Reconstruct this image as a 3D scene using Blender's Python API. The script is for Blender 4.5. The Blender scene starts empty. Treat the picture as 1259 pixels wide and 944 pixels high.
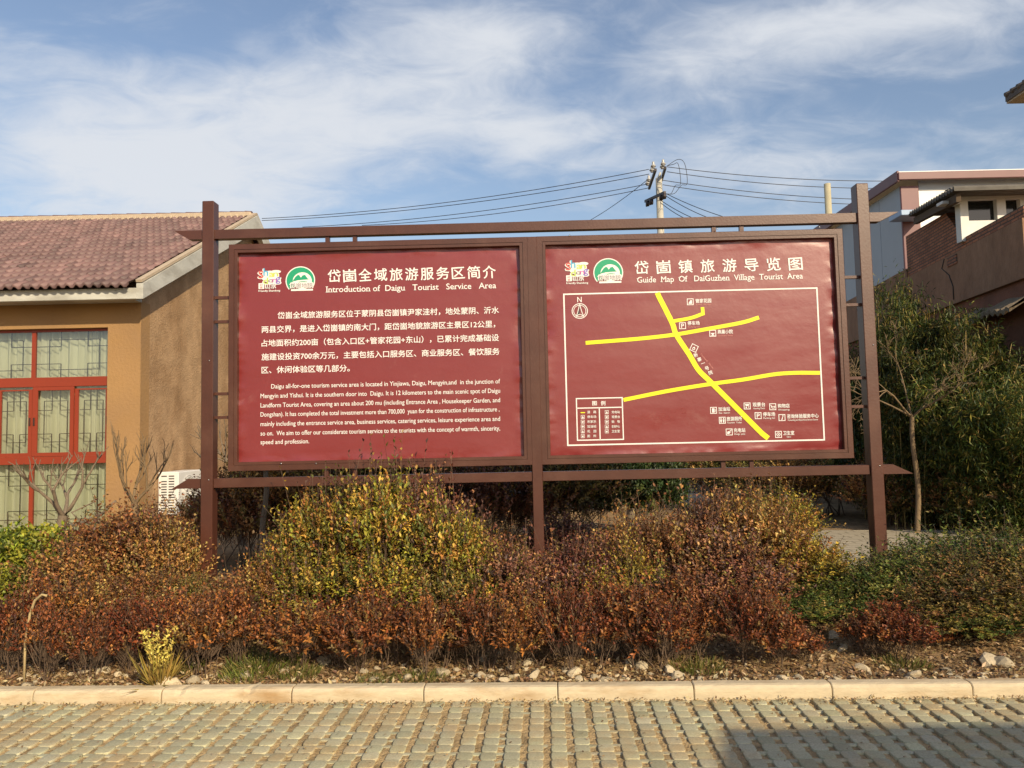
import bpy, math, random
import numpy as np
from mathutils import Vector, Matrix
R = math.radians
random.seed(7)
SC = bpy.context.scene
COL = SC.collection

# ------------------------------------------------------------------ camera
FPX, PW, PH = 950.5, 1259, 944          # focal length in photograph pixels
PITCH, ROLL, CAMZ = R(3.938), R(1.248), 1.55
cd = bpy.data.cameras.new('camera')
cd.sensor_width = 36; cd.lens = 36 * FPX / PW
cd.clip_start = .05; cd.clip_end = 1500
cam = bpy.data.objects.new('camera', cd); COL.objects.link(cam)
cam.matrix_world = Matrix.Translation((0, 0, CAMZ)) @ Matrix.Rotation(R(90) + PITCH, 4, 'X') @ Matrix.Rotation(-ROLL, 4, 'Z')
SC.camera = cam
CM = cam.matrix_world.to_3x3()

# ------------------------------------------------------------------ light
SUN_EL, SUN_AZ = R(27.5), R(31)           # azimuth: to the right of straight behind the camera
TO_SUN = Vector((math.sin(SUN_AZ) * math.cos(SUN_EL), -math.cos(SUN_AZ) * math.cos(SUN_EL), math.sin(SUN_EL)))
sl = bpy.data.lights.new('sun', 'SUN'); sl.energy = 5.0; sl.angle = R(.6); sl.color = (1, .83, .57)
sun = bpy.data.objects.new('sun', sl); COL.objects.link(sun)
sun.rotation_euler = (-TO_SUN).to_track_quat('-Z', 'Y').to_euler(); sun.location = TO_SUN * 60

W = bpy.data.worlds.new('World'); SC.world = W; W.use_nodes = True
nt = W.node_tree; nt.nodes.clear()
def nn(tree, kind, **kw):
    n = tree.nodes.new(kind)
    for k, v in kw.items():
        if k.startswith('i_'):
            key = k[2:]; n.inputs[int(key) if key.isdigit() else key.replace('_', ' ')].default_value = v
        else: setattr(n, k, v)
    return n
def math_(tree, op, a, b=None, c=None, clamp=False):
    n = tree.nodes.new('ShaderNodeMath'); n.operation = op; n.use_clamp = clamp
    for i, v in enumerate((a, b, c)):
        if v is None: continue
        if isinstance(v, (int, float)): n.inputs[i].default_value = v
        else: tree.links.new(v, n.inputs[i])
    return n.outputs[0]
sky = nn(nt, 'ShaderNodeTexSky', sky_type='NISHITA', sun_disc=False, sun_elevation=SUN_EL)
sky.sun_rotation = math.atan2(TO_SUN.x, TO_SUN.y); sky.air_density = 1.3; sky.dust_density = 1.2; sky.ozone_density = 2.0
tc = nn(nt, 'ShaderNodeTexCoord')
sep = nn(nt, 'ShaderNodeSeparateXYZ'); nt.links.new(tc.outputs['Generated'], sep.inputs[0])
az = math_(nt, 'ARCTAN2', sep.outputs[0], sep.outputs[1]); el = math_(nt, 'ARCSINE', sep.outputs[2])
# cloud coordinates: the direction laid on a high flat layer
zz = math_(nt, 'ADD', math_(nt, 'MAXIMUM', sep.outputs[2], 0), .22)
cx = math_(nt, 'DIVIDE', sep.outputs[0], zz); cy = math_(nt, 'DIVIDE', sep.outputs[1], zz)
cv = nn(nt, 'ShaderNodeCombineXYZ'); nt.links.new(cx, cv.inputs[0]); nt.links.new(cy, cv.inputs[1])
mp = nn(nt, 'ShaderNodeMapping'); mp.inputs['Rotation'].default_value = (0, 0, R(-38)); mp.inputs['Scale'].default_value = (1.0, 1.45, 1)
nt.links.new(cv.outputs[0], mp.inputs[0])
n1 = nn(nt, 'ShaderNodeTexNoise', i_Scale=1.5, i_Detail=9, i_Roughness=.56, i_Distortion=.35); nt.links.new(mp.outputs[0], n1.inputs['Vector'])
n2 = nn(nt, 'ShaderNodeTexNoise', i_Scale=6.5, i_Detail=6, i_Roughness=.6, i_Distortion=.6); nt.links.new(mp.outputs[0], n2.inputs['Vector'])
dens = math_(nt, 'ADD', math_(nt, 'MULTIPLY', n1.outputs[0], .62), math_(nt, 'MULTIPLY', n2.outputs[0], .38))
def pxdir(px, py):
    v = CM @ Vector(((px - PW / 2) / FPX, -(py - PH / 2) / FPX, -1)); v.normalize(); return v
# where the cloud banks and the blue holes lie, as (azimuth, elevation) on the sky
for px, py, sx, sy, a in ((110, 170, .19, .13, .23), (430, 125, .19, .06, .21), (620, 45, .12, .04, .20), (700, 172, .11, .045, .24), (560, 110, .12, .05, .10),
                          (1020, 45, .22, .045, .20), (330, 245, .22, .05, .18), (1000, 190, .25, .07, .10), (800, 95, .05, .04, .06), (60, 15, .16, .03, -.10), (330, 15, .09, .05, -.10),
                          (255, 85, .04, .05, -.06), (740, 70, .06, .04, -.06), (590, 215, .12, .025, -.08), (900, 125, .14, .04, -.04), (10, 60, .05, .06, -.05)):
    v = pxdir(px, py); a0, e0 = math.atan2(v.x, v.y), math.asin(v.z)
    u = math_(nt, 'POWER', math_(nt, 'ABSOLUTE', math_(nt, 'DIVIDE', math_(nt, 'SUBTRACT', az, a0), sx)), 2)
    w = math_(nt, 'POWER', math_(nt, 'ABSOLUTE', math_(nt, 'DIVIDE', math_(nt, 'SUBTRACT', el, e0), sy)), 2)
    g = math_(nt, 'MULTIPLY', math_(nt, 'POWER', 2.718, math_(nt, 'MULTIPLY', math_(nt, 'ADD', u, w), -1)), a)
    dens = math_(nt, 'ADD', dens, g)
dens = math_(nt, 'ADD', dens, math_(nt, 'MULTIPLY', math_(nt, 'MINIMUM', sep.outputs[1], 0), .35))  # fewer clouds behind the camera, added to cut fill on camera-facing surfaces
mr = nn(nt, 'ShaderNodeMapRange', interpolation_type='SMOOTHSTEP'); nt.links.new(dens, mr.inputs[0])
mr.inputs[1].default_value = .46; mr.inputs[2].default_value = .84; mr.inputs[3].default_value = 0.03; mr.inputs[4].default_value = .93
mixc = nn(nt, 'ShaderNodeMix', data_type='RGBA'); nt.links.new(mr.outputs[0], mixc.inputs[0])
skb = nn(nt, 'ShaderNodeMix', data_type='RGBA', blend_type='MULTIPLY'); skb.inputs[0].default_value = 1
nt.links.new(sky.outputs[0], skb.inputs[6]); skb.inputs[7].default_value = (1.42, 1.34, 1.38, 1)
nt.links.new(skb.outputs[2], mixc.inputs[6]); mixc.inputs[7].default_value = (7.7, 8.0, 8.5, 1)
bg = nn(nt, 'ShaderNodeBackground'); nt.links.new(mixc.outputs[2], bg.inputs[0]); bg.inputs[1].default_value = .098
wo = nn(nt, 'ShaderNodeOutputWorld'); nt.links.new(bg.outputs[0], wo.inputs[0])

SC.view_settings.view_transform = 'Standard'; SC.view_settings.look = 'None'
SC.view_settings.exposure = 0.0; SC.view_settings.gamma = 1; SC.view_settings.use_curve_mapping = False
SC.render.engine = 'CYCLES'
SC.cycles.max_bounces = 6; SC.cycles.transparent_max_bounces = 8; SC.cycles.use_denoising = True

# ------------------------------------------------------------------ measuring helpers
CO = Vector((0, 0, CAMZ))
def ray(px, py): return CM @ Vector(((px - PW / 2) / FPX, -(py - PH / 2) / FPX, -1))
def at(px, py, Y):
    d = ray(px, py); return CO + d * (Y / d.y)
def atx(px, py, X):
    d = ray(px, py); return CO + d * (X / d.x)
def G(px, py, z=0.0):
    d = ray(px, py); return CO + d * ((z - CAMZ) / d.z)
def hit(px, py, p0, n):
    d = ray(px, py); return CO + d * ((p0 - CO).dot(n) / d.dot(n))

# ------------------------------------------------------------------ object helpers
def tag(o, label=None, cat=None, group=None, kind=None):
    if label: o['label'] = label
    if cat: o['category'] = cat
    if group: o['group'] = group
    if kind: o['kind'] = kind
    return o
def empty(name, loc=(0, 0, 0), rz=0, **kw):
    o = bpy.data.objects.new(name, None); COL.objects.link(o); o.location = loc; o.rotation_euler = (0, 0, rz)
    o.empty_display_size = .2
    return tag(o, **kw)
def link(name, me, m=None, parent=None):
    o = bpy.data.objects.new(name, me); COL.objects.link(o)
    if m is not None:
        for mm in (m if isinstance(m, (list, tuple)) else [m]): me.materials.append(mm)
    if parent is not None: o.parent = parent
    return o
def copy_tree(o, parent=None):
    c = o.copy(); COL.objects.link(c)
    if parent is not None: c.parent = parent
    for ch in list(o.children): copy_tree(ch, c)
    return c

class MB:
    """collects shapes for ONE mesh"""
    def __init__(s): s.v = []; s.f = []; s.mi = []; s.smooth = []
    def add(s, vs, fs, mi=0, sm=False):
        b = len(s.v); s.v += [tuple(v) for v in vs]
        for f in fs: s.f.append([b + i for i in f]); s.mi.append(mi); s.smooth.append(sm)
    def box(s, x0, x1, y0, y1, z0, z1, mi=0, bev=0, M=None):
        if bev:
            b = bev; vs = []; idx = {}
            for ix in (0, 1):
                for iy in (0, 1):
                    for iz in (0, 1):
                        X = (x0, x1)[ix]; Y = (y0, y1)[iy]; Z = (z0, z1)[iz]
                        sx, sy, sz = (1, -1)[ix], (1, -1)[iy], (1, -1)[iz]
                        idx[ix, iy, iz] = len(vs)
                        vs += [(X, Y + sy * b, Z + sz * b), (X + sx * b, Y, Z + sz * b), (X + sx * b, Y + sy * b, Z)]
            I = idx; fs = []
            for a in (0, 1):
                q = [(a, 0, 0), (a, 1, 0), (a, 1, 1), (a, 0, 1)]; fs.append([I[k] for k in (q if a else q[::-1])])
                q = [(0, a, 0), (1, a, 0), (1, a, 1), (0, a, 1)]; fs.append([I[k] + 1 for k in (q[::-1] if a else q)])
                q = [(0, 0, a), (1, 0, a), (1, 1, a), (0, 1, a)]; fs.append([I[k] + 2 for k in (q if a else q[::-1])])
            for a in (0, 1):
                for c in (0, 1):
                    fs.append([I[a, c, 0], I[a, c, 1], I[a, c, 1] + 1, I[a, c, 0] + 1])
                    fs.append([I[a, 0, c], I[a, 1, c], I[a, 1, c] + 2, I[a, 0, c] + 2])
                    fs.append([I[0, a, c] + 1, I[1, a, c] + 1, I[1, a, c] + 2, I[0, a, c] + 2])
            for k in I: fs.append([I[k], I[k] + 1, I[k] + 2])
        else:
            vs = [(x, y, z) for x in (x0, x1) for y in (y0, y1) for z in (z0, z1)]
            fs = [(0, 1, 3, 2), (4, 6, 7, 5), (0, 4, 5, 1), (2, 3, 7, 6), (0, 2, 6, 4), (1, 5, 7, 3)]
        if M is not None: vs = [M @ Vector(v) for v in vs]
        s.add(vs, fs, mi)
    def bar(s, a, b, w, h, mi=0, up=(0, 0, 1)):
        a = Vector(a); b = Vector(b); d = (b - a).normalized(); u = Vector(up)
        if abs(d.dot(u)) > .98: u = Vector((0, 1, 0))
        r = d.cross(u).normalized(); u = r.cross(d)
        vs = [p + r * (i * w / 2) + u * (j * h / 2) for p in (a, b) for i, j in ((-1, -1), (1, -1), (1, 1), (-1, 1))]
        s.add(vs, [(3, 2, 1, 0), (4, 5, 6, 7), (0, 1, 5, 4), (1, 2, 6, 5), (2, 3, 7, 6), (3, 0, 4, 7)], mi)
    def tube(s, pts, r0, r1=None, n=6, mi=0, cap=True, sm=True):
        pts = [Vector(p) for p in pts]; r1 = r0 if r1 is None else r1; L = len(pts); vs = []; fs = []
        ref = Vector((.31, .17, .93))
        for i, p in enumerate(pts):
            d = (pts[min(i + 1, L - 1)] - pts[max(i - 1, 0)]).normalized()
            if abs(d.dot(ref)) > .95: ref = Vector((.9, .3, .1))
            u = d.cross(ref).normalized(); w = d.cross(u); rr = r0 + (r1 - r0) * i / max(1, L - 1)
            for k in range(n):
                a = 2 * math.pi * k / n; vs.append(p + (u * math.cos(a) + w * math.sin(a)) * rr)
        for i in range(L - 1):
            for k in range(n):
                k2 = (k + 1) % n; fs.append((i * n + k, i * n + k2, (i + 1) * n + k2, (i + 1) * n + k))
        if cap: fs += [tuple(range(n))[::-1], tuple(range((L - 1) * n, L * n))]
        s.add(vs, fs, mi, sm)
    def prism(s, poly, y0, y1, mi=0, M=None):
        """polygon in (x, z), pulled from y0 to y1"""
        n = len(poly); vs = [(x, y0, z) for x, z in poly] + [(x, y1, z) for x, z in poly]
        fs = [tuple(range(n)), tuple(range(2 * n - 1, n - 1, -1))] + [(i, i + n, (i + 1) % n + n, (i + 1) % n) for i in range(n)]
        if M is not None: vs = [M @ Vector(v) for v in vs]
        s.add(vs, fs, mi)
    def mesh(s, name):
        me = bpy.data.meshes.new(name); me.from_pydata(s.v, [], s.f); me.update()
        me.polygons.foreach_set('material_index', s.mi); me.polygons.foreach_set('use_smooth', s.smooth); return me
    def build(s, name, m, parent=None, recalc=False):
        me = s.mesh(name)
        if recalc:
            import bmesh
            bm = bmesh.new(); bm.from_mesh(me); bmesh.ops.recalc_face_normals(bm, faces=bm.faces); bm.to_mesh(me); bm.free()
        return link(name, me, m, parent)
def np_mesh(name, V, F, col=None, smooth=False):
    V = np.asarray(V, np.float32); F = np.asarray(F, np.int32); k = F.shape[1]
    me = bpy.data.meshes.new(name)
    me.vertices.add(len(V)); me.vertices.foreach_set('co', V.ravel())
    me.loops.add(F.size); me.loops.foreach_set('vertex_index', F.ravel())
    me.polygons.add(len(F)); me.polygons.foreach_set('loop_start', np.arange(0, F.size, k, dtype=np.int32))
    if smooth: me.polygons.foreach_set('use_smooth', np.ones(len(F), bool))
    if col is not None:
        a = me.color_attributes.new('Col', 'FLOAT_COLOR', 'POINT')
        c = np.ones((len(V), 4), np.float32); c[:, :3] = col; a.data.foreach_set('color', c.ravel())
    me.update(); me.validate(); return me

# ------------------------------------------------------------------ materials
def mat(name, col, rough=.7, spec=.4, metal=0, var=.0, vscale=3, bump=0, bscale=30, col2=None, c2scale=1.5, c2range=(.45, .65), obj_var=0, coat=0, detail=5, stretch=None):
    """principled paint with two scales of wear and a fine relief"""
    m = bpy.data.materials.new(name); m.use_nodes = True; t = m.node_tree; b = t.nodes['Principled BSDF']
    b.inputs['Roughness'].default_value = rough; b.inputs['Metallic'].default_value = metal
    b.inputs['Specular IOR Level'].default_value = spec; b.inputs['Coat Weight'].default_value = coat
    tcn = nn(t, 'ShaderNodeTexCoord'); vec = tcn.outputs['Object']
    if stretch:
        mpn = nn(t, 'ShaderNodeMapping'); mpn.inputs['Scale'].default_value = stretch; t.links.new(vec, mpn.inputs[0]); vec = mpn.outputs[0]
    cur = nn(t, 'ShaderNodeRGB'); cur.outputs[0].default_value = (*col, 1); cur = cur.outputs[0]
    if col2 is not None:
        n = nn(t, 'ShaderNodeTexNoise', i_Scale=c2scale, i_Detail=detail, i_Roughness=.62); t.links.new(vec, n.inputs['Vector'])
        mr_ = nn(t, 'ShaderNodeMapRange'); t.links.new(n.outputs[0], mr_.inputs[0]); mr_.inputs[1].default_value, mr_.inputs[2].default_value = c2range
        mx = nn(t, 'ShaderNodeMix', data_type='RGBA'); t.links.new(mr_.outputs[0], mx.inputs[0]); t.links.new(cur, mx.inputs[6]); mx.inputs[7].default_value = (*col2, 1); cur = mx.outputs[2]
    if var:
        n = nn(t, 'ShaderNodeTexNoise', i_Scale=vscale, i_Detail=6, i_Roughness=.65); t.links.new(vec, n.inputs['Vector'])
        mr_ = nn(t, 'ShaderNodeMapRange'); t.links.new(n.outputs[0], mr_.inputs[0]); mr_.inputs[1].default_value = .25; mr_.inputs[2].default_value = .75
        mr_.inputs[3].default_value = 1 - var; mr_.inputs[4].default_value = 1 + var
        hs = nn(t, 'ShaderNodeHueSaturation'); t.links.new(cur, hs.inputs['Color']); t.links.new(mr_.outputs[0], hs.inputs['Value']); cur = hs.outputs[0]
    if obj_var:
        oi = nn(t, 'ShaderNodeObjectInfo'); mr_ = nn(t, 'ShaderNodeMapRange'); t.links.new(oi.outputs['Random'], mr_.inputs[0])
        mr_.inputs[3].default_value = 1 - obj_var; mr_.inputs[4].default_value = 1 + obj_var
        hs = nn(t, 'ShaderNodeHueSaturation'); t.links.new(cur, hs.inputs['Color']); t.links.new(mr_.outputs[0], hs.inputs['Value']); cur = hs.outputs[0]
    t.links.new(cur, b.inputs['Base Color'])
    if bump:
        n = nn(t, 'ShaderNodeTexNoise', i_Scale=bscale, i_Detail=5, i_Roughness=.6); t.links.new(vec, n.inputs['Vector'])
        bp = nn(t, 'ShaderNodeBump', i_Strength=bump, i_Distance=.02); t.links.new(n.outputs[0], bp.inputs['Height']); t.links.new(bp.outputs[0], b.inputs['Normal'])
    return m
def leaf_mat(name, trans=.22, rough=.45, hue=.012, val=.22):
    m = bpy.data.materials.new(name); m.use_nodes = True; t = m.node_tree; b = t.nodes['Principled BSDF']
    a = nn(t, 'ShaderNodeAttribute', attribute_name='Col'); oi = nn(t, 'ShaderNodeObjectInfo')
    hs = nn(t, 'ShaderNodeHueSaturation'); t.links.new(a.outputs['Color'], hs.inputs['Color'])
    for inp, lo, hi in (('Hue', .5 - hue, .5 + hue), ('Value', 1 - val, 1 + val)):
        mr_ = nn(t, 'ShaderNodeMapRange'); t.links.new(oi.outputs['Random'], mr_.inputs[0]); mr_.inputs[3].default_value = lo; mr_.inputs[4].default_value = hi; t.links.new(mr_.outputs[0], hs.inputs[inp])
    t.links.new(hs.outputs[0], b.inputs['Base Color']); b.inputs['Roughness'].default_value = rough; b.inputs['Specular IOR Level'].default_value = .3
    tr = nn(t, 'ShaderNodeBsdfTranslucent'); t.links.new(hs.outputs[0], tr.inputs[0])
    mx = nn(t, 'ShaderNodeMixShader'); mx.inputs[0].default_value = trans
    t.links.new(b.outputs[0], mx.inputs[1]); t.links.new(tr.outputs[0], mx.inputs[2]); t.links.new(mx.outputs[0], t.nodes['Material Output'].inputs[0])
    return m
M_leaf = leaf_mat('leaf'); M_conifer = leaf_mat('needle', .2)
M_stem = mat('stem_bark', (.13, .085, .055), .85, var=.3, vscale=12)
M_bark = mat('pale_bark', (.21, .145, .08), .85, var=.35, vscale=9, bump=.5, bscale=40)
M_greybark = mat('grey_bark', (.19, .145, .10), .9, var=.3, vscale=14, bump=.4, bscale=50)
M_soil = mat('soil', (.36, .24, .125), .95, .1, var=.35, vscale=7, bump=1, bscale=35, col2=(.24, .16, .085), c2scale=2.5)
M_brown = mat('brown_sign_paint', (.078, .026, .015), .40, .5, var=.16, vscale=5, bump=.06, bscale=60, col2=(.115, .05, .032), c2scale=1.6, c2range=(.5, .75))
M_white = mat('white_print', (.80, .78, .75), .45, .4)
M_yellow = mat('yellow_print', (.85, .78, .02), .45, .4)
M_green = mat('green_print', (.02, .33, .17), .45, .4)
M_ink = mat('black_print', (.05, .05, .05), .5, .3)
M_pinkred = mat('red_print', (.55, .10, .10), .5, .3)
M_glint = mat('steel_screw', (.6, .6, .6), .3, .5, 1)
exec_colours = {'p_red': (.75, .12, .10), 'p_blue': (.10, .42, .65), 'p_yel': (.80, .62, .12), 'p_mag': (.62, .12, .42), 'p_vio': (.22, .18, .55), 'p_lime': (.45, .6, .12), 'p_grey': (.25, .22, .25)}
M_col = {k: mat('print_' + k, v, .45, .4) for k, v in exec_colours.items()}

# ------------------------------------------------------------------ ground, bed, kerb, paving
KA, KB = G(0, 866), G(1259, 857)                 # foot of the kerb's road side
KD = (KB - KA); KD.z = 0; KD.normalize(); KN = Vector((-KD.y, KD.x, 0))   # along the kerb, and away from the road
KANG = math.atan2(KD.y, KD.x)
KO = KA + KD * ((Vector((0, KA.y, 0)) - KA).dot(KD)); KO.z = 0
def K(u, v, z=0): return KO + KD * u + KN * v + Vector((0, 0, z))
KH, KW = .078, .095
def vnoise(x, y, seed=0):
    rs = np.random.RandomState(seed); out = np.zeros_like(x)
    for k in range(6):
        a = rs.uniform(0, 6.28); f = rs.uniform(.8, 1.3) * 1.7 ** k; p = rs.uniform(0, 6.28, 2)
        out += np.sin(f * (x * math.cos(a) + y * math.sin(a)) + p[0] + 1.3 * np.sin(f * .7 * (y * math.cos(a) - x * math.sin(a)) + p[1])) / 1.5 ** k
    return out / 2.2
def bedz(u, v):
    """height of the soil v metres behind the kerb's road side"""
    u = np.asarray(u, float); v = np.asarray(v, float)
    t = np.clip((v - .10) / 1.6, 0, 1); s = t * t * (3 - 2 * t)
    return .056 + .105 * s + .018 * vnoise(u * 3, v * 3, 3) * np.clip((v - .1) * 4, .15, 1)
def grid_obj(name, u, v, zf, m, frame=K, kind='structure'):
    U, Vv = np.meshgrid(u, v); Z = zf(U, Vv)
    P = np.array(KO)[None, None] + U[..., None] * np.array(KD) + Vv[..., None] * np.array(KN); P[..., 2] = Z
    n, k = U.shape; i = np.arange(n * k).reshape(n, k)
    F = np.stack([i[:-1, :-1], i[:-1, 1:], i[1:, 1:], i[1:, :-1]], -1).reshape(-1, 4)
    return tag(link(name, np_mesh(name, P.reshape(-1, 3), F, smooth=True), m), kind=kind)
g = MB(); g.add([(-600, -600, -.06), (600, -600, -.06), (600, 900, -.06), (-600, 900, -.06)], [(0, 1, 2, 3)])
tag(g.build('ground', mat('far_ground', (.20, .16, .08), .95, .1, var=.3, vscale=.6, col2=(.10, .11, .04), c2scale=.12)), kind='structure')
uu = np.concatenate([np.arange(-30, -6, .6), np.arange(-6, 6, .035), np.arange(6, 30.1, .6)])
vv = np.concatenate([np.arange(KW - .02, 1.4, .035), np.arange(1.4, 6, .15), np.arange(6, 40, .7)])
grid_obj('planting_bed', uu, vv, bedz, M_soil)

M_kerb = mat('sandstone_kerb', (.60, .50, .34), .85, .2, var=.14, vscale=9, bump=.3, bscale=45, col2=(.40, .26, .13), c2scale=1.6, c2range=(.50, .72), stretch=(1, 4, 4))
kb = MB(); jd = .795
for i in range(-9, 10):
    u0 = -.56 + i * jd + .004; u1 = u0 + jd - .006
    dz = random.uniform(-.003, .003); dv = random.uniform(-.004, .004)
    prof = [(0, -.04), (0, KH * .5), (.003, KH - .020), (.016, KH - .005), (.036, KH), (KW, KH), (KW, -.04)]
    n = len(prof); us_ = [u0] + [u0 + .005 + (u1 - u0 - .01) * k / 22 for k in range(23)] + [u1]; vs = []; chip = [random.random() for _ in us_]
    for k, u_ in enumerate(us_):
        end = k in (0, len(us_) - 1)
        for q, (v, z) in enumerate(prof):
            w = (q in (2, 3, 4)) * (random.gauss(0, .0006) + .008 * (chip[k] > .975)) + .003 * end
            vs.append(K(u_, v + dv * .5 + w * (v < KW), z + dz * .6 - w * (z > 0) - (.0012 * random.random() if q in (1, 5) else 0)))
    fs = [tuple(range(n))[::-1], tuple(range((len(us_) - 1) * n, len(us_) * n))]
    for a in range(len(us_) - 1):
        for k in range(n): fs.append((a * n + k, a * n + (k + 1) % n, (a + 1) * n + (k + 1) % n, (a + 1) * n + k))
    kb.add(vs, fs)
tag(kb.build('kerb', M_kerb, recalc=True), kind='structure')

# paving: rows of small concrete blocks with soil filled slots between them
PX_, PY_ = .116, .0925
SLOT = mat('slot_soil', (.54, .39, .20), .95, .1, var=.3, vscale=25, bump=1, bscale=60, col2=(.33, .24, .13), c2scale=6)
u = np.arange(-6, 6, .0145); v = np.arange(-4.6, .03, .0231)
def slotz(U, V):
    z = -.007 + .003 * vnoise(U * 5, V * 5, 11) + .005 * vnoise(U * 40, V * 30, 12)
    return z - .006 * np.clip(U / 2.0, -.2, 1) - .004 * np.clip(-U / 2.0, 0, 1)
grid_obj('paving_joints', u, v, slotz, SLOT)
rs = np.random.RandomState(5)
shape = []                                          # outline of one block, a lens with blunt ends
hw, hl = .0395, PY_ / 2 - .0008
for k in range(20):
    a = 2 * math.pi * k / 20 + .157; c, s = math.cos(a), math.sin(a)
    q = (abs(c) ** 5 + abs(s) ** 5) ** (-1 / 5); shape.append((c * q, s * q))
shape = np.array(shape)
cols = []; Vs = []; Fs = []; nb = 0
for iu in range(-48, 49):
    for iv in range(0, 48):
      for rib in (0, 1):
        if rib and rs.uniform() < .2: continue
        u0 = iu * PX_ + rs.normal(0, .0015) + rib * PX_ / 2; v0 = -.05 - iv * PY_ + rs.normal(0, .0015) + rib * PY_ / 2; zt = rs.normal(0, .0014)
        a = rs.normal(0, .02); ca, sa = math.cos(a), math.sin(a); c = np.array((.43, .405, .265)) * rs.normal(1, .09) * np.array((1 + rs.normal(0, .015), 1, 1 + rs.normal(0, .03)))
        for (kx, z) in ((1, -.04), (1, -.002 + zt), (.97, .0008 + zt), (.90, .0012 + zt)):
            X = shape[:, 0] * ((hw if rib == 0 else .034) - (1 - kx) * .03); Y = shape[:, 1] * ((hl if rib == 0 else .017) - (1 - kx) * .03); z = z - .008 * rib
            X, Y = X * ca - Y * sa, X * sa + Y * ca
            P = np.array(KO) + (u0 + X)[:, None] * np.array(KD) + (v0 + Y)[:, None] * np.array(KN); P[:, 2] = z
            Vs.append(P); cols.append(np.repeat(c[None], 20, 0))
        b = nb * 80; ar = np.arange(20); ar2 = (ar + 1) % 20
        for l in range(3): Fs.append(np.stack([b + l * 20 + ar, b + l * 20 + ar2, b + (l + 1) * 20 + ar2, b + (l + 1) * 20 + ar], 1))
        t = b + 60
        Fs.append(np.array([[t + i, t + i + 1, t + 18 - i, t + 19 - i] for i in range(9)]))
        nb += 1
M_pave = bpy.data.materials.new('paver_concrete'); M_pave.use_nodes = True; t = M_pave.node_tree; b = t.nodes['Principled BSDF']
at_ = nn(t, 'ShaderNodeAttribute', attribute_name='Col'); tcn = nn(t, 'ShaderNodeTexCoord')
n = nn(t, 'ShaderNodeTexNoise', i_Scale=2.2, i_Detail=8, i_Roughness=.7); t.links.new(tcn.outputs['Object'], n.inputs['Vector'])
mr_ = nn(t, 'ShaderNodeMapRange'); t.links.new(n.outputs[0], mr_.inputs[0]); mr_.inputs[1].default_value = .46; mr_.inputs[2].default_value = .62; mr_.inputs[4].default_value = .75
mx = nn(t, 'ShaderNodeMix', data_type='RGBA'); t.links.new(mr_.outputs[0], mx.inputs[0]); t.links.new(at_.outputs['Color'], mx.inputs[6]); mx.inputs[7].default_value = (.46, .34, .18, 1)
n = nn(t, 'ShaderNodeTexNoise', i_Scale=90, i_Detail=4, i_Roughness=.7); t.links.new(tcn.outputs['Object'], n.inputs['Vector'])
hs = nn(t, 'ShaderNodeHueSaturation'); mr_ = nn(t, 'ShaderNodeMapRange'); t.links.new(n.outputs[0], mr_.inputs[0]); mr_.inputs[1].default_value = .3; mr_.inputs[2].default_value = .7; mr_.inputs[3].default_value = .8; mr_.inputs[4].default_value = 1.2
t.links.new(mx.outputs[2], hs.inputs['Color']); t.links.new(mr_.outputs[0], hs.inputs['Value']); t.links.new(hs.outputs[0], b.inputs['Base Color'])
bp = nn(t, 'ShaderNodeBump', i_Strength=.4, i_Distance=.006); t.links.new(n.outputs[0], bp.inputs['Height']); t.links.new(bp.outputs[0], b.inputs['Normal'])
b.inputs['Roughness'].default_value = .9; b.inputs['Specular IOR Level'].default_value = .2
tag(link('paving', np_mesh('paving', np.concatenate(Vs), np.concatenate(Fs), np.concatenate(cols)), M_pave), kind='structure')

# the pale tiled path behind the sign
M_path = bpy.data.materials.new('path_tiles'); M_path.use_nodes = True; t = M_path.node_tree; b = t.nodes['Principled BSDF']
tcn = nn(t, 'ShaderNodeTexCoord'); br = nn(t, 'ShaderNodeTexBrick', i_Scale=1, i_Mortar_Size=.012); br.offset = .5
br.inputs['Color1'].default_value = (.44, .37, .25, 1); br.inputs['Color2'].default_value = (.38, .32, .22, 1); br.inputs['Mortar'].default_value = (.2, .16, .1, 1)
br.inputs['Brick Width'].default_value = .3; br.inputs['Row Height'].default_value = .15
t.links.new(tcn.outputs['Object'], br.inputs['Vector']); t.links.new(br.outputs[0], b.inputs['Base Color']); b.inputs['Roughness'].default_value = .9
p = MB(); poly = [G(955, 697, .2), G(1300, 722, .2), G(1300, 652, .2), G(1000, 652, .2), G(860, 607, .2), G(806, 585, .2), G(792, 588, .2), G(838, 621, .2), G(905, 655, .2)]
p.add([(q.x, q.y, .205) for q in poly], [tuple(range(len(poly)))]); tag(p.build('path', M_path), kind='structure')

# ------------------------------------------------------------------ the sign board
YAW = R(-.9596)
SIGN = empty('information_sign', (0, 6.5, 0), YAW, label='large brown steel tourist information board with two red panels behind the shrubs', cat='sign board')
SD = Vector((math.cos(YAW), math.sin(YAW), 0)); SN = Vector((-SD.y, SD.x, 0)); SP = Vector((0, 6.5, 0))
def S(px, py):
    """photograph pixel -> (along, height) on the board's face"""
    h = hit(px, py, SP, SN); return (h - SP).dot(SD), h.z
def sbox(name, x0, x1, y0, y1, z0, z1, parent=SIGN, m=M_brown, bev=.004):
    b = MB(); b.box(x0, x1, y0, y1, z0, z1, bev=bev); return b.build(name, m, parent)
ZP = CAMZ; FO = .075
P1, P2, PC = -2.567, 2.991, .1955
FR = dict(left=(-2.316, .087), right=(.309, 2.736)); ZT, ZB = 1.618 + ZP, -.159 + ZP
post_t = 2.075 + ZP
for x in (P1, P2):
    sbox('post', x - .05, x + .05, -.055, .06, -.2, post_t, bev=.005)
sbox('post', PC - .0425, PC + .0425, -.047, .05, -.2, ZT + FO - .001, bev=.004)
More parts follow.
